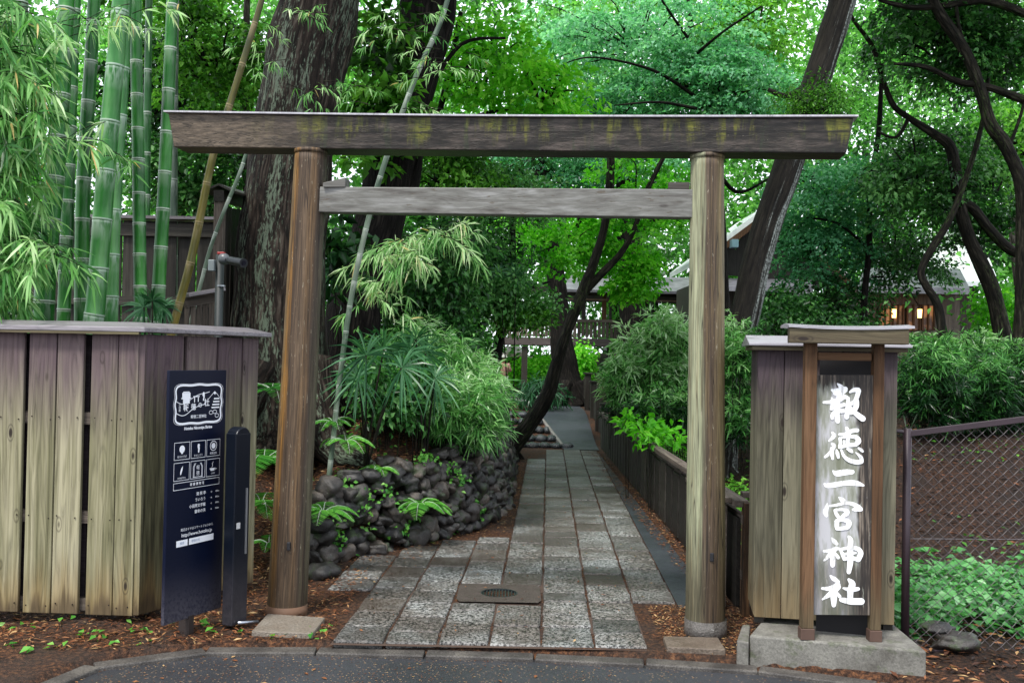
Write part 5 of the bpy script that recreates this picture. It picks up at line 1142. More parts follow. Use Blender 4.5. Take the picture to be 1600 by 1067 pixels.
# hanging bamboo foliage
def bamboo_leaves(name, label, centres, Y, nb, nl, Ln, Wd, v=.5, mat='bamboo', group=None, parent=None, reach=.45, stems=True, jit=.25):
    lb = LB(); tw = MB(); t = parent or empty(name, P(centres[0][0], centres[0][1], Y), label, 'bamboo', group)
    for (px, py, rx, ry, k) in centres:
        for i in range(k):
            c = P(px+random.gauss(0, rx*.5), py+random.gauss(0, ry*.5), Y+random.uniform(-jit, jit))
            a = random.uniform(-.5, 3.6) if random.random() < .8 else random.uniform(0, 6.28)
            d = Vector((math.cos(a)*.9, -abs(math.sin(a))*.5, random.uniform(-.25, .35))).normalized(); ln = random.uniform(.5, 1)*reach
            pts = [c+d*ln*s+Vector((0, 0, -.35*ln*s*s)) for s in (0, .35, .7, 1.0)]
            if stems: tw.tube(pts, [.0035, .003, .002, .0012], 4, smooth=2, cap=False)
            N = nb; s_ = rng.random(N)**.7; base = np.array([list(pts[0].lerp(pts[-1], float(x))+Vector((0, 0, .35*ln*float(x)*(1-float(x))*.6))) for x in s_])
            base = np.repeat(base, nl, 0); M_ = len(base)
            dd = np.array(d)[None]*.55+rng.normal(0, .5, (M_, 3)); dd[:, 2] -= rng.uniform(.25, .9, M_)
            nn = rng.normal(0, .5, (M_, 3)); nn[:, 1] -= .7; nn[:, 2] += .5
            var = np.clip(v+random.gauss(0, .14)+rng.normal(0, .1, M_), 0, .88); y_ = rng.random(M_) < .02; var[y_] = 1.0
            sz = rng.uniform(.6, 1.2, M_); lb.blade(base, dd, nn, Ln*sz, Wd*sz, var, droop=rng.uniform(.2, .6, M_))
    if stems: tw.build('twigs', BARK['mossy'], t)['kind'] = 'stuff'
    lb.build('leaves', L[mat], t); return t
bamboo_leaves('hanging_bamboo', 'dense curtain of pale green drooping bamboo leaves at the top left edge', [(-20, 60, 75, 90, 80), (-25, 200, 70, 90, 80), (-35, 330, 50, 60, 50), (-10, 400, 60, 45, 50), (30, 110, 50, 90, 30), (-30, 450, 40, 30, 16), (75, 385, 30, 12, 6)], 6.3, 7, 3, .165, .016, v=.42, reach=.38)
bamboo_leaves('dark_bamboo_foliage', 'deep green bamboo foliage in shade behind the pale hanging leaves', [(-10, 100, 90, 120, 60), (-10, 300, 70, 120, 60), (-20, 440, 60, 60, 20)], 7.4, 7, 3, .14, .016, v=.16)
bamboo_leaves('bamboo_sprig', 'small bamboo sprig hanging in front of the thickest pale stem', [(160, 210, 25, 30, 4), (120, 35, 50, 20, 7), (190, 20, 20, 10, 3)], 6.8, 6, 3, .13, .014, v=.5)
bamboo_leaves('bamboo_sprig', 'fine yellow-green bamboo twigs crossing the huge old trunk above the beam', [(420, 90, 40, 40, 8), (500, 130, 60, 40, 10), (470, 20, 40, 30, 6), (640, 30, 60, 30, 10), (680, 100, 50, 30, 10), (640, 170, 40, 15, 6)], 7.6, 6, 3, .07, .008, v=.45, reach=.35)
bamboo_leaves('drooping_bamboo', 'light green bamboo spray drooping below the crossbar over the fan palms', [(655, 375, 50, 25, 14), (620, 400, 40, 40, 12), (590, 440, 30, 40, 8), (690, 360, 30, 15, 8)], 9.4, 8, 3, .15, .013, v=.55, reach=.4)
# ------------------------------------------------------------------ bushes of bamboo grass
def canes(name, label, blobs, Y, mat='sasa', v=.5, Ln=.12, Wd=.014, tips=6, group=None, clus=7, wild=.35, per=1.0):
    """arching canes that carry fans of leaves towards their ends"""
    lb = LB(); base = P(blobs[0][0], blobs[0][1], Y); t = empty(name, (base.x, base.y, Hs(base.x, base.y)), label, 'bush', group); tw = MB(); k_ = 0
    for (px, py, rx, ry, k, *rest) in blobs:
        Yd = rest[0] if rest else Y; c = P(px, py, Yd); r = (rx*Yd/F, max(.3, rx*Yd/F*.6), ry*Yd/F); k = int(k*per); C = ell(c, r, k, .1)
        C += rng.normal(0, 1, C.shape)*np.array(r)*wild*np.array([.5, .5, .55]); hz = H(C[:, 0], C[:, 1]); C[:, 2] = np.maximum(C[:, 2], hz+.08)
        for q in C:
            q = Vector(q); g = Vector((q.x*.65+c.x*.35, q.y*.65+c.y*.35+.05, 0)); g.z = Hs(g.x, g.y)
            if abs(q.z-g.z) > .5: g = g.lerp(Vector((q.x, q.y, q.z-.5)), .7) if k_ % 3 else g
            k_ += 1
            ctl = g.lerp(q, .6)+Vector((0, 0, .25*(q-g).length)); pts = [g.lerp(ctl, s_).lerp(ctl.lerp(q, s_), s_) for s_ in (0, .3, .6, .85, 1.0)]
            if k_ % 3 == 0 and (g.x > .5 or float(sdist(BANK, [g.x], [g.y])[0]) > .3): tw.tube(pts, [.004, .0035, .003, .002, .001], 4, smooth=1, cap=False)
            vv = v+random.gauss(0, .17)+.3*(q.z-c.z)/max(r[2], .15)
            dirn = (pts[-1]-pts[-2]).normalized(); B = []; D = []
            for j in range(tips):
                s_ = 1-.5*(j/tips)**1.2; i = min(int(s_*4), 3); f = s_*4-i; p = pts[i].lerp(pts[i+1], f)
                sd = Vector((random.gauss(0, 1), random.gauss(0, 1)-.3, random.gauss(0, .5))).normalized(); e = p+sd*random.uniform(.02, .1)*Ln/.12
                for _ in range(clus):
                    B.append(list(e+Vector((random.gauss(0, .008), random.gauss(0, .008), random.gauss(0, .008))))); d = sd*.8+dirn*.4+Vector((random.gauss(0, .6), random.gauss(0, .6), random.gauss(-.15, .45))); D.append(list(d))
            N = len(B); nn = rng.normal(0, .5, (N, 3)); nn[:, 2] += .8; nn[:, 1] -= .3; sz = rng.uniform(.55, 1.2, N)
            lb.blade(np.array(B), np.array(D), nn, Ln*sz, Wd*sz, np.clip(vv+rng.normal(0, .13, N), 0, 1), droop=rng.uniform(.1, .6, N))
    tw.build('canes', BARK['mossy'], t)['kind'] = 'stuff'; lb.build('foliage', L[mat], t); return t
def bush(name, label, blobs, Y, mat='sasa', v=.5, Ln=.13, Wd=.016, n=26, kind='blade', sr=.2, group=None, cat='bush', stems=True):
    lb = LB(); base = P(blobs[0][0], blobs[0][1], Y); t = empty(name, (base.x, base.y, Hs(base.x, base.y)), label, cat, group); tw = MB()
    for (px, py, rx, ry, k, *rest) in blobs:
        Yd = rest[0] if rest else Y; c = P(px, py, Yd); r = (rx*Yd/F, max(.35, rx*Yd/F*.6), ry*Yd/F); C = ell(c, r, k, .2)
        # keep clumps above the ground
        hz = H(C[:, 0], C[:, 1]); C[:, 2] = np.maximum(C[:, 2], hz+.06)
        vv = np.clip(rng.normal(v, .15, k)+.25*(C[:, 2]-c.z)/max(r[2], .1)*.0, 0, 1)
        lb.spray(C, sr, n, Ln, Wd, vv, flat=.5, tilt=.5, dome=.2, kind=kind, out=nrm(C-np.array(c))*.8)
        if stems:
            for q in C[:k//3]:
                g = Vector((q[0]*.6+c.x*.4, q[1]*.6+c.y*.4, 0)); g.z = Hs(g.x, g.y)-.02; q = Vector(q); tw.tube([g, g.lerp(q, .5)+Vector((0, 0, .08)), q], [.005, .004, .002], 4, smooth=2, cap=False)
    if stems: tw.build('stems', BARK['mossy'], t)['kind'] = 'stuff'
    lb.build('foliage', L[mat], t); return t
canes('bamboo_grass_bush', 'bright bushy bamboo grass spilling over the cobble wall', [(735, 620, 55, 50, 170), (690, 640, 50, 40, 90), (748, 590, 22, 40, 60, 9.7), (690, 560, 50, 40, 90, 9.6), (745, 665, 40, 18, 50), (655, 520, 30, 35, 30, 9.6)], 9.3, v=.56, Ln=.135, Wd=.0125, clus=5)
bush('leafy_shrub', 'dark leafy shrub under the fan palms on the bank', [(610, 625, 45, 30, 40), (590, 600, 40, 30, 30), (620, 560, 60, 30, 40, 9.6), (650, 610, 30, 40, 30)], 8.9, mat='dark', v=.6, n=22, Ln=.08, Wd=.04, kind='fold', sr=.15)
canes('bamboo_grass_bush', 'large pale frosted bamboo grass bush beyond the low fence, left of the right gate post', [(1015, 570, 50, 45, 170), (1045, 520, 26, 30, 70), (975, 585, 28, 35, 80), (1060, 590, 26, 50, 80), (1020, 510, 18, 18, 20)], 14.5, v=.66, Ln=.17, Wd=.021)
canes('bamboo_grass_bush', 'dark bamboo grass low behind the handrail of the low fence', [(1040, 635, 60, 30, 90), (975, 635, 25, 22, 40, 15.5)], 12.5, v=.25, Ln=.14, Wd=.018)
bush('broadleaf_shrub', 'glossy yellow-green shrub just over the handrail of the low fence', [(1030, 674, 36, 10, 20), (985, 660, 14, 6, 8, 11.5)], 10.5, mat='bright', v=.35, n=12, Ln=.1, Wd=.045, kind='fold', sr=.12)
canes('bamboo_grass_bush', 'dark green bamboo grass between the right gate post and the sign case', [(1155, 560, 35, 70, 90), (1160, 640, 35, 40, 60)], 11.5, v=.38, Ln=.12, Wd=.016)
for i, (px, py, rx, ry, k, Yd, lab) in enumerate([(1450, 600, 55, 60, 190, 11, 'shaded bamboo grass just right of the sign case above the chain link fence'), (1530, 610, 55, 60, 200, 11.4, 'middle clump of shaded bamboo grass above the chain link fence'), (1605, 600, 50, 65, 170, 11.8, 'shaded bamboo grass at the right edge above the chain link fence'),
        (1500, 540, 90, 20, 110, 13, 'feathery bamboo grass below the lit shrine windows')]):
    canes('bamboo_grass_bush', lab, [(px, py, rx, ry, k)], Yd, v=.08 if i < 3 else .35, Ln=.13, Wd=.013, group='bamboo grass on the right bank')  # low leaf value puts the bank's shade into the foliage colour
bush('broadleaf_shrub', 'yellow-green shrub among the trunks at the right edge', [(1560, 480, 40, 30, 30)], 15, mat='bright', v=.5, n=26, Ln=.1, Wd=.06, kind='fold', sr=.25)
bush('broadleaf_shrub', 'leafy shrub behind the leaning streaked trunk', [(1230, 500, 50, 40, 60), (1300, 520, 80, 30, 60)], 14, mat='dark', v=.45, n=26, Ln=.08, Wd=.045, kind='fold', sr=.25)
bush('clipped_hedge', 'bright clipped hedge beyond the covered corridor, left of the thick trunk', [(840, 578, 38, 20, 90), (806, 584, 12, 12, 20)], 40, mat='bright', v=.7, n=30, Ln=.16, Wd=.1, kind='fold', sr=.3, cat='hedge', stems=False)
bush('broadleaf_shrub', 'lime green shrub seen between the thick trunk and the stepped fence panels', [(908, 570, 14, 35, 40)], 30, mat='bright', v=.7, n=30, Ln=.15, Wd=.09, kind='fold', sr=.3)
bush('spiky_cycad', 'dark spiky cycad at the foot of the thick trunk', [(845, 612, 34, 16, 30)], 22, mat='palm', v=.15, n=30, Ln=.28, Wd=.03, sr=.2, cat='plant')
bush('leafy_thicket', 'mass of dark evergreen leaves between the dark leaning trunk and the low evergreen', [(620, 480, 70, 60, 60), (680, 430, 80, 60, 70), (560, 420, 40, 60, 30), (715, 520, 40, 30, 40), (700, 370, 60, 40, 40)], 12.5, mat='dark', v=.56, n=26, Ln=.1, Wd=.055, kind='fold', sr=.3)
bush('leafy_thicket', 'broad dark leaves beside the left gate post below the crossbar', [(540, 390, 30, 50, 18)], 10.3, mat='dark', v=.35, n=14, Ln=.15, Wd=.08, kind='fold', sr=.25)
# ------------------------------------------------------------------ fan palms, ferns
def fan_palm(label, leaves, Y, mat='palm', name='fan_palm'):
    base = P(leaves[0][0], leaves[0][1], Y); t = empty(name, (base.x, base.y, Hs(base.x, base.y)), label, 'palm', 'fan palms on the bank'); tw = MB(); lb = LB()
    for (px, py, r, ang) in leaves:
        c = P(px, py, Y+random.uniform(-.15, .15)); rr = r*Y/F; root = Vector((base.x, base.y+.1, Hs(base.x, base.y+.1)-.03))
        tw.tube([root, root.lerp(c, .5)+Vector((0, 0, .12)), c], [.012, .009, .006], 6, smooth=4)
        ax = Vector((math.cos(ang), -.5, math.sin(ang))).normalized(); n = 26; a0 = np.linspace(-2.5, 2.5, n)+rng.normal(0, .03, n)
        side = ax.cross(Vector((0, -1, .4))).normalized(); d = np.array([list(ax*math.cos(a)+side*math.sin(a)) for a in a0]); d += rng.normal(0, .1, d.shape)
        nn = np.tile(np.array(ax.cross(side)), (n, 1))+rng.normal(0, .25, (n, 3)); Ln = rr*(1.0-.2*np.abs(a0)/2.5)*rng.uniform(.9, 1.1, n)
        lb.blade(np.tile(np.array(c), (n, 1)), d, nn, Ln, .017, np.clip(rng.normal(.55, .25, n), 0, 1), droop=.4)
    tw.build('stalks', BARK['mossy'], t, smooth=True); lb.build('fronds', L[mat], t)
fan_palm('fan palm with wide dark fronds on the bank beside the left gate post', [(572, 555, 75, 2.2), (600, 545, 70, 1.3), (628, 575, 70, .2), (560, 590, 60, 3.2), (640, 550, 60, .7)], 8.3)
fan_palm('fan palm partly buried in the bamboo grass above the cobbles', [(665, 552, 62, 1.0), (680, 590, 58, -.2), (650, 530, 50, 1.8)], 8.7)
fan_palm('small pale fan palm among the evergreen leaves near the path bend', [(806, 430, 36, 1.3), (780, 425, 28, 2.4)], 13.5)
fan_palm('fan palm with drooping fronds just above the plank fence cap', [(238, 470, 40, 1.2), (225, 480, 40, 2.6), (255, 480, 38, .2)], 7.2)
fan_palm('shaded fan palm between the gate post and the dark leaning trunk', [(540, 400, 45, 1.2), (520, 420, 40, 2.3)], 10.2)
def fern(label, px, py, Y, n, ln, v=.6):
    c = P(px, py, Y); z = Hs(c.x, c.y); c = Vector((c.x, c.y, max(c.z, z))) if c.z > z else Vector((c.x, c.y, z)); t = empty('fern', c, label, 'fern', 'ferns round the bank'); tw = MB(); lb = LB()
    for k in range(n):
        a = 6.283*k/n+random.uniform(-.3, .3); d = Vector((math.cos(a), math.sin(a)*.8-.15, random.uniform(.5, .95))).normalized(); l = ln*random.uniform(.7, 1.1)
        pts = [c+d*l*s+Vector((0, 0, -.75*l*s*s)) for s in np.linspace(0, 1, 9)]
        tw.tube(pts, [.003-.0024*i/8 for i in range(9)], 4, smooth=1, cap=False)
        S_ = np.linspace(.12, .98, 30); pos = []; dr = []; L_ = []
        for s in S_:
            i = min(int(s*8), 7); f = s*8-i; p = pts[i].lerp(pts[i+1], f); tg = (pts[i+1]-pts[i]).normalized(); sd = tg.cross(Vector((0, 0, 1))).normalized()
            w = l*.26*math.sin(min(s*1.25+.18, 1.0)*math.pi*.5)*(1-s)**.6*1.5
            for sg in (1, -1): pos.append(list(p)); dr.append(list(sd*sg+tg*.35)); L_.append(w+.006)
        N = len(pos); nn = np.tile([0, 0, 1.0], (N, 1))+rng.normal(0, .15, (N, 3)); lb.blade(np.array(pos), np.array(dr), nn, np.array(L_), np.array(L_)*.2+.002, np.clip(rng.normal(v, .12, N), 0, 1), droop=.2)
    tw.build('midribs', CM_green, t); lb.build('fronds', L['fern'], t)
for a in [('fresh green fern growing out of the middle of the cobble wall', 655, 790, 8.35, 11, .34, .6), ('fern at the foot of the left gate post, right side', 505, 800, 7.3, 8, .32, .6), ('large fern between the navy sign and the left gate post', 412, 720, 7.5, 9, .5, .4),
          ('fern low beside the metal post, under the larger fern', 408, 790, 7.2, 9, .4, .65), ('fern on the leaf litter above the cobbles', 540, 690, 8.2, 8, .3, .6), ('dark fern high on the bank beside the huge trunk', 425, 610, 8.6, 9, .45, .2),
          ('small fern at the upper edge of the cobbles below the palms', 590, 735, 8.3, 7, .24, .7), ('fern in the shade just right of the gate post', 520, 660, 8.3, 7, .28, .5), ('fern at the right end of the cobbles under the bamboo grass', 740, 690, 9.4, 8, .28, .6),
          ('fern behind the metal post near the ground', 420, 850, 7.1, 7, .26, .5)]: fern(*a)
# ------------------------------------------------------------------ ground cover, weeds, litter
def scatter(region, N, Ln, Wd, mat, name, v=.5, lift=.01, updir=.0, dens=None, up=1.0, bunch=1, kind='stuff', dz=0):
    lb = LB(); x0, x1, y0, y1 = region; X = rng.uniform(x0, x1, N); Y = rng.uniform(y0, y1, N)
    if dens is not None: k = dens(X, Y) > rng.random(N); X, Y = X[k], Y[k]
    X = np.repeat(X, bunch)+rng.normal(0, .03, len(X)*bunch)*(bunch > 1); Y = np.repeat(Y, bunch)+rng.normal(0, .03, len(Y)*bunch)*(bunch > 1)
    Z = H(X, Y)+lift*rng.random(len(X))+.004+dz; n_ = len(X); th = rng.random(n_)*6.283
    d = np.stack([np.cos(th), np.sin(th), rng.normal(updir, .15, n_)], 1); nn = np.stack([rng.normal(0, .3, n_), rng.normal(0, .3, n_), np.ones(n_)*up], 1); s = rng.uniform(.5, 1.3, n_)
    lb.fold(np.stack([X, Y, Z], 1), d, nn, Ln*s, Wd*s, np.clip(rng.normal(v, .25, n_), 0, 1), lift=.12, droop=.05)
    o = lb.build(name, L[mat]); tag(o, kind=kind) if kind else None; return o
bankd = lambda X, Y: np.where((sdist(BANK, X, Y) > .0) & (sdist(KERB, X, Y) > 0), 1.0, 0)
scatter((-5, .3, 6.9, 12), 32000, .055, .011, 'litter', 'fallen_leaves', .62, .02, dens=bankd)
edge = lambda X, Y: np.where((sdist(BANK, X, Y) < .0) & (sdist(BANK, X, Y) > -.5) & (sdist(KERB, X, Y) > .05), np.exp(sdist(BANK, X, Y)*5), 0)
scatter((-1.7, .6, 6.2, 16), 36000, .03, .006, 'litter', 'fallen_leaves', .62, .012, dens=edge)
scatter((-6, -1.0, 5.3, 7.4), 14000, .04, .009, 'litter', 'fallen_leaves', .5, .015, dens=lambda X, Y: np.where((sdist(KERB, X, Y) > .06) & (X < -1.0+.0*Y), .9, 0))
scatter((.9, 2.0, 5.45, 7), 9000, .028, .006, 'litter', 'fallen_leaves', .62, .01, dens=lambda X, Y: np.where((sdist(KERB, X, Y) > .12) & ((X > .84+U*(Y-5.5)) & (Y < 6.5) | (X > 1.45)), .9, 0))
scatter((1.3, 1.55, 6.5, 17), 3500, .03, .01, 'litter', 'fallen_leaves', .5, .01)
scatter((2.0, 9, 5.2, 14), 14000, .06, .02, 'litter', 'fallen_leaves', .12, .015, dens=lambda X, Y: np.where(sdist(KERB, X, Y) > .05, 1, 0))
scatter((-1.3, 1.1, 5.6, 16), 500, .03, .01, 'litter', 'fallen_leaves', .6, .002, dz=.02)
scatter((-6, -1.0, 5.3, 6.2), 900, .055, .016, 'litter', 'fallen_leaves', .6, .02, dens=lambda X, Y: np.where(sdist(KERB, X, Y) > .06, .9, 0))
scatter((2.0, 5, 5.0, 6.2), 900, .065, .02, 'litter', 'fallen_leaves', .55, .02, dens=lambda X, Y: np.where(sdist(KERB, X, Y) > .05, .9, 0))
# a few leaves on the road
def road_litter():
    lb = LB(); N = 3200; X = np.where(rng.random(N) < .6, rng.uniform(-2.2, .6, N), rng.uniform(-2.2, 5, N)); Y = rng.uniform(4.2, 5.5, N); k = sdist(KERB, X, Y) < -.03; X, Y = X[k], Y[k]; n_ = len(X); th = rng.random(n_)*6.28
    s = np.where(rng.random(n_) < .02, .8, .24)*rng.uniform(.7, 1.2, n_)
    lb.fold(np.stack([X, Y, np.full(n_, -.041)], 1), np.stack([np.cos(th), np.sin(th), np.full(n_, .03)], 1), np.stack([rng.normal(0, .1, n_), rng.normal(0, .1, n_), np.ones(n_)], 1), .05*s, .022*s, np.clip(rng.normal(.65, .25, n_), 0, 1), lift=.1, droop=0)
    tag(lb.build('fallen_leaves', L['litter']), kind='stuff')
road_litter()
# green ground cover behind the chain link fence
def groundcover(region, N, Ln, Wd, mat, v, dens, hh=.12, name='ground_cover'):
    lb = LB(); x0, x1, y0, y1 = region; X = rng.uniform(x0, x1, N); Y = rng.uniform(y0, y1, N); k = dens(X, Y) > rng.random(N); X, Y = X[k], Y[k]; n_ = len(X)
    Z = H(X, Y)+rng.random(n_)*hh; th = rng.random(n_)*6.283; d = np.stack([np.cos(th), np.sin(th), rng.normal(-.1, .2, n_)], 1)
    nn = np.stack([rng.normal(0, .35, n_), rng.normal(-.2, .35, n_), np.ones(n_)], 1); s = rng.uniform(.6, 1.25, n_)
    lb.fold(np.stack([X, Y, Z], 1), d, nn, Ln*s, Wd*s, np.clip(rng.normal(v, .2, n_), 0, 1), lift=.12, droop=.15)
    tag(lb.build(name, L[mat]), kind='stuff')
def nz(X, Y, s, o=0): return np.array([mnoise.noise(Vector((x*s+o, y*s, 0))) for x, y in zip(X, Y)])
groundcover((2.25, 6, 5.75, 7.8), 8000, .085, .065, 'cover', .55, lambda X, Y: np.clip(1.15*ss((Y-5.75)/.25)-.9*ss((Y-6.9)/.9)+1.5*nz(X, Y, 2.6), 0, 1), .17)
groundcover((2.0, 8, 7.5, 12), 2600, .06, .03, 'mid', .4, lambda X, Y: np.clip(.15+1.2*nz(X, Y, .8, 3), 0, 1), .06)
groundcover((1.75, 2.6, 8, 16), 2600, .06, .035, 'mid', .5, lambda X, Y: np.clip(.5+1.2*nz(X, Y, 1.2, 3), 0, 1), .08)
groundcover((1.75, 2.6, 10, 17), 3600, .08, .045, 'mid', .7, lambda X, Y: np.clip(.7+nz(X, Y, 1.2, 3), 0, 1), .1)
groundcover((-3.2, -1.0, 5.2, 5.85), 260, .055, .034, 'fern', .6, lambda X, Y: np.where((sdist(KERB, X, Y) > .1), np.clip(.35+2.2*nz(X, Y, 3, 8), 0, 1), 0), .04, 'weeds')
groundcover((-1.6, .1, 7.3, 9.8), 1500, .055, .03, 'fern', .45, lambda X, Y: np.where((sdist(BANK, X, Y) > -.06), np.clip(.1+1.8*nz(X, Y, 3.1, 1), 0, 1), 0), .06, 'weeds')
def climbers():
    lb = LB(); N = 420; pts = [(600, 760, 30, 30), (560, 790, 25, 40), (640, 800, 20, 20), (700, 740, 30, 20), (520, 830, 15, 30), (740, 800, 10, 20), (620, 830, 20, 10), (665, 720, 15, 15)]
    for (px, py, rx, ry) in pts:
        for k in range(16):
            c = P(px+random.gauss(0, rx*.6), py+random.gauss(0, ry*.6), 8.0); s = float(sdist(BANK, [c.x], [c.y])[0])
            Yd = 8.0
            for _ in range(8):   # slide onto the wall face
                c = P(px+random.gauss(0, rx*.5), py+random.gauss(0, ry*.5), Yd); s = float(sdist(BANK, [c.x], [c.y])[0]); Yd -= (s-.0+max(c.z, 0)*-.18-.0)*1.0
            n = 5; base = np.tile(np.array(c), (n, 1))+rng.normal(0, .03, (n, 3)); d = rng.normal(0, 1, (n, 3)); d[:, 1] -= .4; nn = rng.normal(0, .4, (n, 3)); nn[:, 1] -= .8; nn[:, 2] += .5
            lb.fold(base, d, nn, .045*rng.uniform(.6, 1.2, n), .03, np.clip(rng.normal(.55, .2, n), 0, 1))
    tag(lb.build('creeping_weeds', L['fern']), kind='stuff')
climbers()
# rock by the chain link fence
mb = MB(); rock_mesh(mb, G(1495, 1003, .05), (.12, .1, .055), 4, 3); tag(mb.build('flat_rock', M_rock, None, smooth=True), 'flat dark rock lying behind the bottom rail of the chain link fence', 'rock')
mb = MB(); rock_mesh(mb, G(1480, 990, .1)+Vector((0, .12, 0)), (.09, .07, .03), 9, 3); tag(mb.build('flat_rock', M_rock, None, smooth=True), 'smaller thin rock behind the flat dark rock, among the green leaves', 'rock')
# ------------------------------------------------------------------ left background: dark fence, picket, camera pole
def left_back():
    Z = lambda p, z: Vector((p.x, p.y, z)); Yd = 10.2
    t = empty('dark_board_fence', (P(260, 400, Yd).x, Yd, Hs(-3.4, Yd)), 'tall dark board fence standing behind the bamboo stems', 'fence')
    zt = P(260, 342, Yd).z; zb = Hs(-3.6, Yd)-.1; x = P(-40, 400, Yd).x; x1 = P(352, 400, Yd).x; mb = MB(); k = 0
    while x < x1: mb.box((x+.09, Yd+(.02 if k % 2 else 0), (zt+zb)/2), (.165, .02, zt-zb-.05)); x += .19; k += 1
    mb.build('boards', W['dark'], t)
    x0 = P(-40, 400, Yd).x; mb = MB(); mb.bar((x0, Yd-.03, zt-.12), (x1, Yd-.03, zt-.12), .04, .13); mb.bar((x0, Yd-.03, zt-.85), (x1, Yd-.03, zt-.85), .04, .09); mb.build('rail', W['dark'], t)
    mb = MB(); mb.bar((x0, Yd-.02, zt+.0), (x1, Yd-.02, zt+.0), .2, .03); mb.build('cap', W['cap'], t)
    # roofed corner post with its receding fence
    q = empty('roofed_fence', P(344, 400, 9.0), 'brown fence post with a little gabled roof running back behind the huge trunk', 'fence')
    a = P(344, 310, 9.0); g = Hs(a.x, 9.0); mb = MB(); mb.box((a.x, 9.0, (a.z+g)/2), (.085, .085, a.z-g)); mb.build('post', W['darkgrey'], q, bevel=.004)
    b = P(392, 322, 10.4); mb = MB(); d = (b-a).normalized(); s = Vector((-d.y, d.x, 0)).normalized(); r0 = a+Vector((0, 0, .11))-d*.08; r1 = b+Vector((0, 0, .11))
    for sg in (1, -1):
        vs = [r0, r1, r1+s*sg*.16-Vector((0, 0, .07)), r0+s*sg*.16-Vector((0, 0, .07))]; up = Vector((0, 0, .02)); mb.add(vs+[v+up for v in vs], [(0, 1, 2, 3), (7, 6, 5, 4), (0, 3, 7, 4), (2, 1, 5, 6), (3, 2, 6, 7), (0, 4, 5, 1)])
    mb.bar(a+Vector((0, 0, .02))-d*.06, b+Vector((0, 0, .02)), .09, .1); mb.build('roof', W['dark'], q)
    mb = MB()
    for i in range(7): p = a.lerp(b, (i+.7)/7.5); mb.box((p.x, p.y, (p.z+g)/2-.02), (.03, .13, p.z-g-.1))
    mb.build('boards', W['dark'], q)
    # low picket
    q = empty('low_picket_fence', P(315, 490, 8.3), 'short grey picket fence with a slanted cap beside the camera pole', 'fence')
    a = P(288, 462, 8.3); b = P(345, 452, 8.5); g = Hs(a.x, 8.3)-.1; mb = MB(); mb.bar(a, b, .2, .03); mb.build('cap', W['cap'], q, bevel=.003)
    mb = MB(); mb.bar(a-Vector((0, 0, .06)), b-Vector((0, 0, .06)), .05, .08); mb.build('rail', W['darkgrey'], q)
    mb = MB()
    for i in range(6): p = a.lerp(b, (i+.5)/6); mb.box((p.x, p.y, (p.z+g)/2-.04), (.034, .03, p.z-g-.06))
    mb.build('pickets', W['darkgrey'], q)
    # camera pole
    q = empty('security_camera', P(345, 500, 7.9), 'security camera on a dark pipe above the left plank fence', 'camera')
    a = P(344, 402, 7.9); g = Hs(a.x, 7.9); mb = MB(); mb.tube([(a.x, 7.9, g-.05), (a.x, 7.9, a.z+.02)], [.033, .033], 16, smooth=1); mb.build('pole', simple('dark_pipe', (.008, .014, .015), .6), q, smooth=True)
    mb = MB(); c = P(331, 415, 7.86); mb.box(c, (.05, .05, .09)); mb.build('junction_box', simple('grey_box', (.16, .19, .2), .5), q, bevel=.006)
    mb = MB(); c = P(346, 396, 7.86); mb.box(c, (.055, .05, .02)); mb.build('red_tape', simple('red_tape', (.3, .03, .03), .5), q, bevel=.004)
    blk = simple('camera_housing', (.012, .014, .018), .3); c = P(350, 405, 7.8); mb = MB(); rock_mesh(mb, c, (.045, .045, .045), 1, 3, nz=0); mb.build('joint', simple('camera_joint', (.09, .1, .11), .35), q, smooth=True)
    e = P(380, 411, 7.6); mb = MB(); mb.tube([c, c.lerp(e, .3)], [.016, .016], 12, smooth=1); mb.tube([c.lerp(e, .25), c.lerp(e, .3), e], [.024, .031, .033], 20, smooth=1); mb.tube([e-(e-c).normalized()*.01, e+(e-c).normalized()*.008], [.036, .036], 20, smooth=1); mb.build('housing', blk, q, smooth=False)
    mb = MB(); dv = (e-c).normalized(); mb.tube([e+dv*.007, e+dv*.010], [.02, .02], 16, smooth=1); lm = MT('lens_glass'); lm.P(Base_Color=(.01, .012, .02), Roughness=.05); mb.build('lens', lm.m, q)
    # round clamp
    mb = MB(); c = P(345, 448, 7.9); mb.tube([c, c+Vector((0, 0, .012))], [.037]*2, 16, smooth=1); mb.build('clamp', simple('clamp_steel', (.3, .32, .34), .3, .8), q)
left_back()
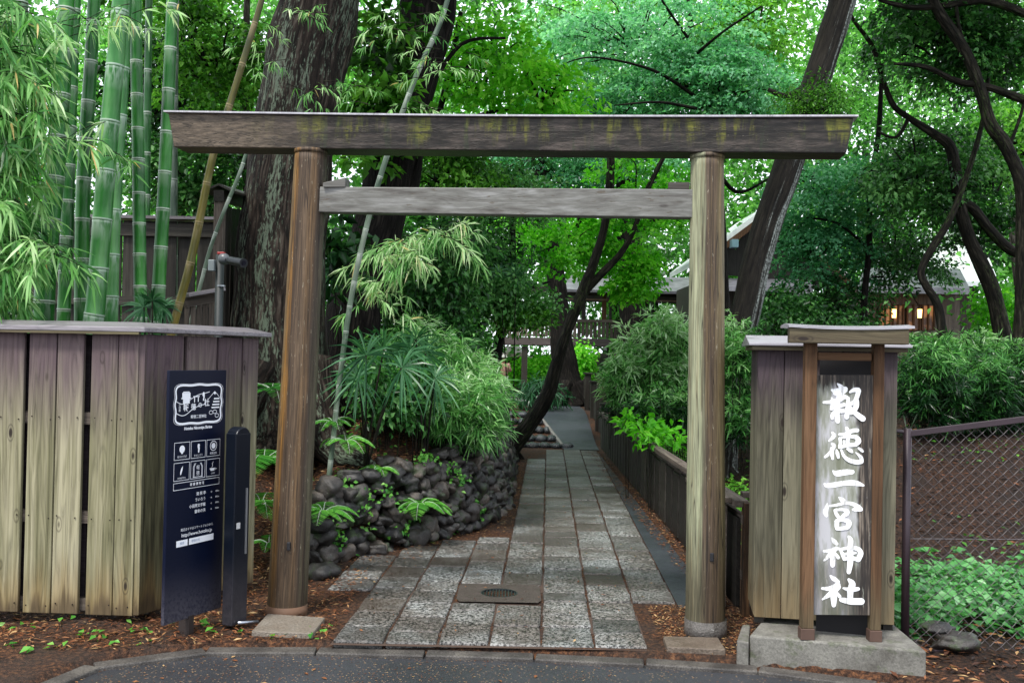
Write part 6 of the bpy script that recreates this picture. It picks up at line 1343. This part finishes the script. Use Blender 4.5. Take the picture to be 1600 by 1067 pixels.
# ------------------------------------------------------------------ far buildings
def corridor():
    Y = 33.0; Z = lambda px, py, dy=0: P(px, py, Y+dy)
    t = empty('covered_corridor', (P(950, 560, Y).x, Y, 0), 'raised covered wooden corridor with open windows crossing behind the path', 'building')
    def slabx(name, px0, px1, y0, y1, dy0, dy1, mat, par=t, **k):
        a = P(px0, y0, Y+dy0); b = P(px1, y1, Y+dy0); mb = MB(); mb.box(((a.x+b.x)/2, Y+(dy0+dy1)/2, (a.z+b.z)/2), (abs(b.x-a.x), abs(dy1-dy0), abs(a.z-b.z)), long=0); return mb.build(name, mat, par)
    brown = W['darkgrey']
    slabx('floor_beam', 773, 960, 526, 541, 0, 2.4, wood('corridor_beam_wood', [(.3, (.05, .04, .038)), (.7, (.1, .085, .08))]))
    mb = MB(); x = P(775, 500, Y).x; xe = P(960, 500, Y).x; z0, z1 = P(850, 526, Y).z, P(850, 500, Y).z
    while x < xe: mb.box((x+.06, Y+.05, (z0+z1)/2), (.1, .03, z1-z0)); x += .135
    mb.bar((P(775, 500, Y).x, Y, z1), (xe, Y, z1), .08, .09); mb.build('railing', brown, t)
    for px in (777, 912, 944, 954, 1010, 1020, 1060, 1100):
        a = P(px, 500, Y); zt = P(px, 447, Y).z; mb = MB(); mb.box((a.x, Y+.1, (a.z+zt)/2), (.14 if px not in (954, 1020) else .08, .12, zt-a.z)); mb.build('post', W['slat'] if px == 944 else W['dark'], t)
    for px in (820, 905, 1000, 1100):
        a = P(px, 541, Y); mb = MB(); mb.box((a.x, Y+.2, a.z/2-.2), (.2, .2, a.z+.4)); mb.build('leg', W['dark'], t)
    # back posts and rail of the far side
    slabx('fascia', 830, 1245, 447, 468, -.3, -.2, W['dark'])
    slabx('lower_wall', 960, 1245, 500, 545, .2, .3, W['dark'])
    slabx('eave_strip', 860, 1245, 468, 473, -.05, 0, wood('pale_eave', [(.3, (.2, .15, .1)), (.7, (.3, .24, .18))]))
    m = MT('grey_roof_tiles'); co = m.co(); f = m.noise(co, 4, 4, .6); w_ = m.ma('FRACT', m.ma('MULTIPLY', m.sep(co)[1], 3.5))
    m.P(Base_Color=m.mix(m.ramp(w_, [(.0, .6), (.1, 0.0)]), m.ramp(f, [(.3, (.09, .09, .1)), (.7, (.22, .22, .25))]), (.03, .03, .035)), Roughness=.4)
    a = P(880, 452, Y-1.0); b = P(1265, 458, Y-1.0); c = P(880, 430, Y+1.2); d = P(1265, 434, Y+1.2)
    mb = MB(); z_ = lambda v, z: Vector((v.x, v.y, z)); e0 = a; e1 = z_(b, a.z); r0 = c; r1 = z_(d, c.z); up = Vector((0, 0, .08)); g0 = r0+Vector((0, 2.2, -.7)); g1 = r1+Vector((0, 2.2, -.7))
    vs = [e0, e1, r1, r0, g1, g0]; vs = vs+[v-up for v in vs]; mb.add(vs, [(0, 1, 2, 3), (3, 2, 4, 5), (9, 8, 7, 6), (11, 10, 8, 9), (0, 6, 7, 1), (1, 7, 8, 2), (2, 8, 10, 4), (4, 10, 11, 5), (5, 11, 9, 3), (3, 9, 6, 0)]); mb.build('roof', m.m, t)
    return m.m
m_roof = corridor()
m_white = simple('pale_metal_roof', (.62, .66, .66), .4, scale=3)
def hall(name, label, Y, px0, px1, yb, ye, roofpts, wallmat, extra=None):
    t = empty(name, (P((px0+px1)/2, yb, Y).x, Y, 0), label, 'building'); a = P(px0, yb, Y); b = P(px1, ye, Y); g = min(0, a.z)-.3
    mb = MB(); mb.box(((a.x+b.x)/2, Y+1.5, (b.z+g)/2), (b.x-a.x, 3.0, b.z-g)); mb.build('wall', wallmat, t); return t
# gabled hall to the right of the gate post
t = hall('gabled_hall', 'dark wooden hall with steep white-edged gable beside the right gate post', 26, 1085, 1240, 560, 445, None, W['dark'])
def gable(t, Y, L0, top, R0, depth, th, mat, edge, tri):
    a, b, c = P(*L0, Y), P(*top, Y), P(*R0, Y); up = Vector((0, 0, th)); back = Vector((0, depth, 0)); mb = MB()
    for p, q in ((a, b), (b, c)):
        vs = [p, q, q+back, p+back]; vs += [v+up for v in vs]; mb.add(vs, [(3, 2, 1, 0), (4, 5, 6, 7), (0, 1, 5, 4), (1, 2, 6, 5), (2, 3, 7, 6), (3, 0, 4, 7)])
    mb.build('roof', mat, t)
    mb = MB(); f = Vector((0, -.06, 0)); dn = Vector((0, 0, -.18))
    for p, q in ((a, b), (b, c)): mb.prism([p+f, q+f, q+f+dn, p+f+dn], (0, 1, 0), .08)
    mb.build('bargeboard', edge, t)
    mb = MB(); k = Vector((0, .5, -.1)); mb.prism([a+k, c+k, b+k], (0, 1, 0), .1); mb.build('gable_wall', tri, t)
gable(t, 25.5, (1085, 415), (1205, 325), (1330, 440), 4, .14, m_white, W['slat'], W['dark'])
mb = MB(); q = P(1147, 381, 25.3); mb.box(q, (.16, .3, .2)); mb.build('beam_end', simple('teal_beam_cap', (.12, .22, .26), .5), t)
mb = MB(); a, b = P(1125, 447, 24.6), P(1270, 449, 24.6); a2, b2 = P(1125, 435, 25.9), P(1270, 437, 25.9); mb.add([a, b, b2, a2, a-Vector((0, 0, .12)), b-Vector((0, 0, .12)), b2-Vector((0, 0, .12)), a2-Vector((0, 0, .12))], [(0, 1, 2, 3), (7, 6, 5, 4), (0, 4, 5, 1), (1, 5, 6, 2), (3, 7, 4, 0)])
mb.build('lower_roof', m_roof, t)
# lit hall on the right
t = hall('lit_hall', 'old wooden shrine hall with warm lit windows behind the right-hand trees', 24, 1355, 1500, 560, 442, None, W['darkgrey'])
gl = MT('lit_window'); n_ = gl.noise(gl.co(), 2.5, 3, .6); gl.P(Base_Color=(.03, .015, .01), Roughness=.4)
gl.set(gl.b.inputs['Emission Color'], (1.0, .4, .12)); gl.set(gl.b.inputs['Emission Strength'], gl.ramp(n_, [(.45, .02), (.62, .22)]))
for (x0, x1) in ((1375, 1392), (1396, 1412), (1418, 1438), (1442, 1460)):
    a, b = P(x0, 515, 23.9), P(x1, 478, 23.9); mb = MB(); mb.box(((a.x+b.x)/2, 23.97, (a.z+b.z)/2), (b.x-a.x, .06, b.z-a.z)); wn = mb.build('window', gl.m, t)
    mb = MB()
    for px in (x0, (x0+x1)/2, x1): q = P(px, 496, 23.9); mb.box((q.x, 23.92, q.z), (.04, .05, b.z-a.z+.06))
    mb.build('frame', W['slat'], wn)
lamp = MT('lamp_glow'); lamp.P(Base_Color=(.8, .5, .2)); lamp.set(lamp.b.inputs['Emission Color'], (1, .45, .12)); lamp.set(lamp.b.inputs['Emission Strength'], 5.0)
for i, (px, py) in enumerate(((1397, 490), (1437, 490))):
    q = P(px, py, 23.4); e = empty('lantern', q, ['warm glowing lantern at the left windows of the old hall', 'warm glowing lantern at the right windows of the old hall'][i], 'lantern', 'lanterns on the old hall')
    mb = MB(); mb.tube([q-Vector((0, 0, .1)), q+Vector((0, 0, .1))], [.045, .055], 12, smooth=1); mb.build('lamp_glass', lamp.m, e); mb = MB(); mb.tube([q+Vector((0, 0, .1)), q+Vector((0, 0, .14))], [.07, .02], 12, smooth=1); mb.tube([q+Vector((0, 0, .14)), q+Vector((0, .5, .5))], [.012, .012], 6, smooth=1); mb.build('lamp_cap', W['dark'], e)
a, b = P(1340, 447, 23.2), P(1515, 450, 23.2); a2, b2 = P(1350, 418, 25.8), P(1500, 420, 25.8); mb = MB(); dn = Vector((0, 0, -.15)); mb.add([a, b, b2, a2, a+dn, b+dn, b2+dn, a2+dn], [(0, 1, 2, 3), (7, 6, 5, 4), (0, 4, 5, 1), (1, 5, 6, 2), (3, 7, 4, 0), (2, 6, 7, 3)]); mb.build('roof', m_roof, t)
# pale roofs further back
t = empty('pale_roofed_hall', (P(1480, 420, 34).x, 34, 0), 'hall with a big pale grey roof glimpsed through the right-hand branches', 'building')
mb = MB(); a, b, c, d = P(1420, 440, 32), P(1560, 440, 32), P(1530, 362, 36), P(1450, 362, 36); mb.add([a, b, c, d, a+dn, b+dn, c+dn, d+dn], [(0, 1, 2, 3), (7, 6, 5, 4), (0, 4, 5, 1), (1, 5, 6, 2), (3, 7, 4, 0), (2, 6, 7, 3)]); mb.build('roof', m_white, t)
mb = MB(); mb.box(((a.x+b.x)/2, 35, a.z/2), (b.x-a.x-.6, 4, a.z)); mb.build('wall', W['darkgrey'], t)
t = empty('curved_roof_shrine', (P(1000, 430, 44).x, 44, 0), 'small shrine roof with upswept pale eaves above the corridor roof', 'building')
mb = MB(); n = 8
def cr(px0, py0, px1, py1, sag, Y, dep):
    vs = []
    for i in range(n+1):
        s = i/n; p = P(px0+(px1-px0)*s, py0+(py1-py0)*s+sag*math.sin(s*math.pi), Y); vs += [p, p+Vector((0, dep, .0)), p-Vector((0, 0, .18)), p+Vector((0, dep, -.18))]
    fs = []
    for i in range(n): k = 4*i; fs += [(k, k+4, k+5, k+1), (k+2, k+3, k+7, k+6), (k, k+2, k+6, k+4), (k+1, k+5, k+7, k+3)]
    mb.add(vs, fs)
cr(998, 398, 1040, 424, 5, 44, 5); cr(998, 398, 940, 424, 5, 44, 5); cr(1012, 378, 1062, 392, 4, 46, 3); mb.build('roof', m_white, t)
mb = MB(); a = P(950, 430, 45.5); b = P(1030, 430, 45.5); mb.box(((a.x+b.x)/2, 46.5, a.z/2), (b.x-a.x, 2, a.z)); mb.build('wall', W['dark'], t)
t = empty('kiosk', (P(795, 560, 44).x, 44, 0), 'small far kiosk with a pale pink roof seen under the corridor', 'kiosk')
a, b = P(776, 552, 43), P(816, 552, 43); mb = MB(); mb.add([a, b, P(813, 541, 45), P(779, 541, 45), a+dn, b+dn, P(813, 541, 45)+dn, P(779, 541, 45)+dn], [(0, 1, 2, 3), (7, 6, 5, 4), (0, 4, 5, 1), (1, 5, 6, 2), (3, 7, 4, 0), (2, 6, 7, 3)]); mb.build('roof', simple('pink_roof', (.5, .36, .37), .5), t)
mb = MB(); mb.box(((a.x+b.x)/2+.2, 44.6, (a.z)/2), (.9, 1, a.z)); mb.build('wall', simple('brown_wall', (.12, .05, .04), .7), t)
for px in (778, 814): mb = MB(); q = P(px, 560, 43.4); mb.box((q.x, 43.4, a.z/2), (.1, .1, a.z)); mb.build('post', W['dark'], t)
# person on the far path
def person():
    Y = 36.0; g = float(PZ(Y))+.03; c = P(787, 600, Y).x; t = empty('person', (c, Y, g), 'person in a pink top and white trousers with a pale hat standing beyond the corridor', 'person')
    h = 1.58; J = {'pel': (0, 0, .53), 'ch': (.0, .0, .74), 'nk': (.0, 0, .835), 'hd': (0, -.01, .885), 'hd2': (0, -.01, .95), 'la': (-.11, 0, .8), 'le': (-.15, -.02, .64), 'lh': (-.05, -.12, .66), 'ra': (.11, 0, .8), 're': (.16, -.02, .64), 'rh': (.07, -.13, .68),
        'lk': (-.055, -.01, .28), 'lf': (-.06, 0, .03), 'lt': (-.07, -.08, .012), 'rk': (.06, 0, .28), 'rf': (.065, .02, .03), 'rt': (.08, -.06, .012), 'lp': (-.05, 0, .49), 'rp': (.05, 0, .49)}
    rad = {'pel': .085, 'ch': .1, 'nk': .036, 'hd': .05, 'hd2': .052, 'la': .042, 'le': .03, 'lh': .022, 'ra': .042, 're': .03, 'rh': .022, 'lk': .036, 'lf': .026, 'lt': .022, 'rk': .036, 'rf': .026, 'rt': .022, 'lp': .055, 'rp': .055}
    def skin(names, edges, nm, mat, k=1.0, root=0):
        me = bpy.data.meshes.new(nm); me.from_pydata([(c+J[a][0]*h, Y+J[a][1]*h, g+J[a][2]*h) for a in names], [(names.index(a), names.index(b)) for a, b in edges], []); o = link(nm, me, mat, t)
        m = o.modifiers.new('skin', 'SKIN'); me.skin_vertices[0].data[root].use_root = True
        for i, a in enumerate(names): me.skin_vertices[0].data[i].radius = (rad[a]*h*k, rad[a]*h*k*.8)
        o.modifiers.new('sub', 'SUBSURF').levels = 1; o.modifiers['sub'].render_levels = 2; return o
    skin(list(J), [('pel', 'ch'), ('ch', 'nk'), ('nk', 'hd'), ('hd', 'hd2'), ('ch', 'la'), ('la', 'le'), ('le', 'lh'), ('ch', 'ra'), ('ra', 're'), ('re', 'rh'), ('pel', 'lp'), ('lp', 'lk'), ('lk', 'lf'), ('lf', 'lt'), ('pel', 'rp'), ('rp', 'rk'), ('rk', 'rf'), ('rf', 'rt')], 'body', simple('skin_tone', (.5, .3, .22), .5, bump=0))
    skin(['pel', 'ch', 'la', 'le', 'ra', 're'], [('pel', 'ch'), ('ch', 'la'), ('la', 'le'), ('ch', 'ra'), ('ra', 're')], 'shirt', simple('pink_cloth', (.7, .32, .32), .8, bump=0), 1.18)
    skin(['pel', 'lp', 'lk', 'lf', 'rp', 'rk', 'rf'], [('pel', 'lp'), ('lp', 'lk'), ('lk', 'lf'), ('pel', 'rp'), ('rp', 'rk'), ('rk', 'rf')], 'trousers', simple('white_cloth', (.7, .68, .68), .8, bump=0), 1.2)
    mb = MB(); hc = Vector((c, Y-.016, g+.965*h)); mb.tube([hc-Vector((0, 0, .01)), hc+Vector((0, 0, .005)), hc+Vector((0, 0, .03)), hc+Vector((0, 0, .09)), hc+Vector((0, 0, .11))], [.15, .14, .095, .08, .03], 16, smooth=1); mb.build('hat', simple('pale_hat', (.6, .6, .58), .8), t, smooth=True)
person()
# ------------------------------------------------------------------ light
SUN_EL, SUN_AZ = R(60), R(212)
w = bpy.data.worlds.new('World'); S.world = w; w.use_nodes = True; nt = w.node_tree; nt.nodes.clear()
out = nt.nodes.new('ShaderNodeOutputWorld'); bg = nt.nodes.new('ShaderNodeBackground'); sky = nt.nodes.new('ShaderNodeTexSky'); sky.sky_type = 'NISHITA'; sky.sun_disc = False
sky.sun_elevation = SUN_EL; sky.sun_rotation = SUN_AZ; sky.dust_density = 3.5; sky.air_density = 1.0; sky.ozone_density = 1.0
mx = nt.nodes.new('ShaderNodeMix'); mx.data_type = 'RGBA'; mx.inputs[0].default_value = .8; nt.links.new(sky.outputs[0], mx.inputs[6]); mx.inputs[7].default_value = (12.5, 13.2, 14.5, 1)
nt.links.new(mx.outputs[2], bg.inputs[0]); bg.inputs[1].default_value = .11; nt.links.new(bg.outputs[0], out.inputs[0])
sd = bpy.data.lights.new('sun', 'SUN'); sd.energy = 3.2; sd.angle = R(11); sd.color = (1.0, .96, .9); so = bpy.data.objects.new('sun', sd); COL.objects.link(so)
dv = Vector((math.sin(SUN_AZ)*math.cos(SUN_EL), math.cos(SUN_AZ)*math.cos(SUN_EL), math.sin(SUN_EL)))
so.rotation_euler = dv.to_track_quat('Z', 'Y').to_euler()
S.view_settings.view_transform = 'Standard'; S.view_settings.look = 'None'; S.view_settings.exposure = 0.6; S.view_settings.gamma = 1.0
S.render.engine = 'CYCLES'; S.cycles.max_bounces = 7; S.cycles.diffuse_bounces = 4; S.cycles.glossy_bounces = 2; S.cycles.transmission_bounces = 3; S.cycles.use_denoising = True; S.cycles.use_adaptive_sampling = True
S.cycles.sample_clamp_indirect = 6
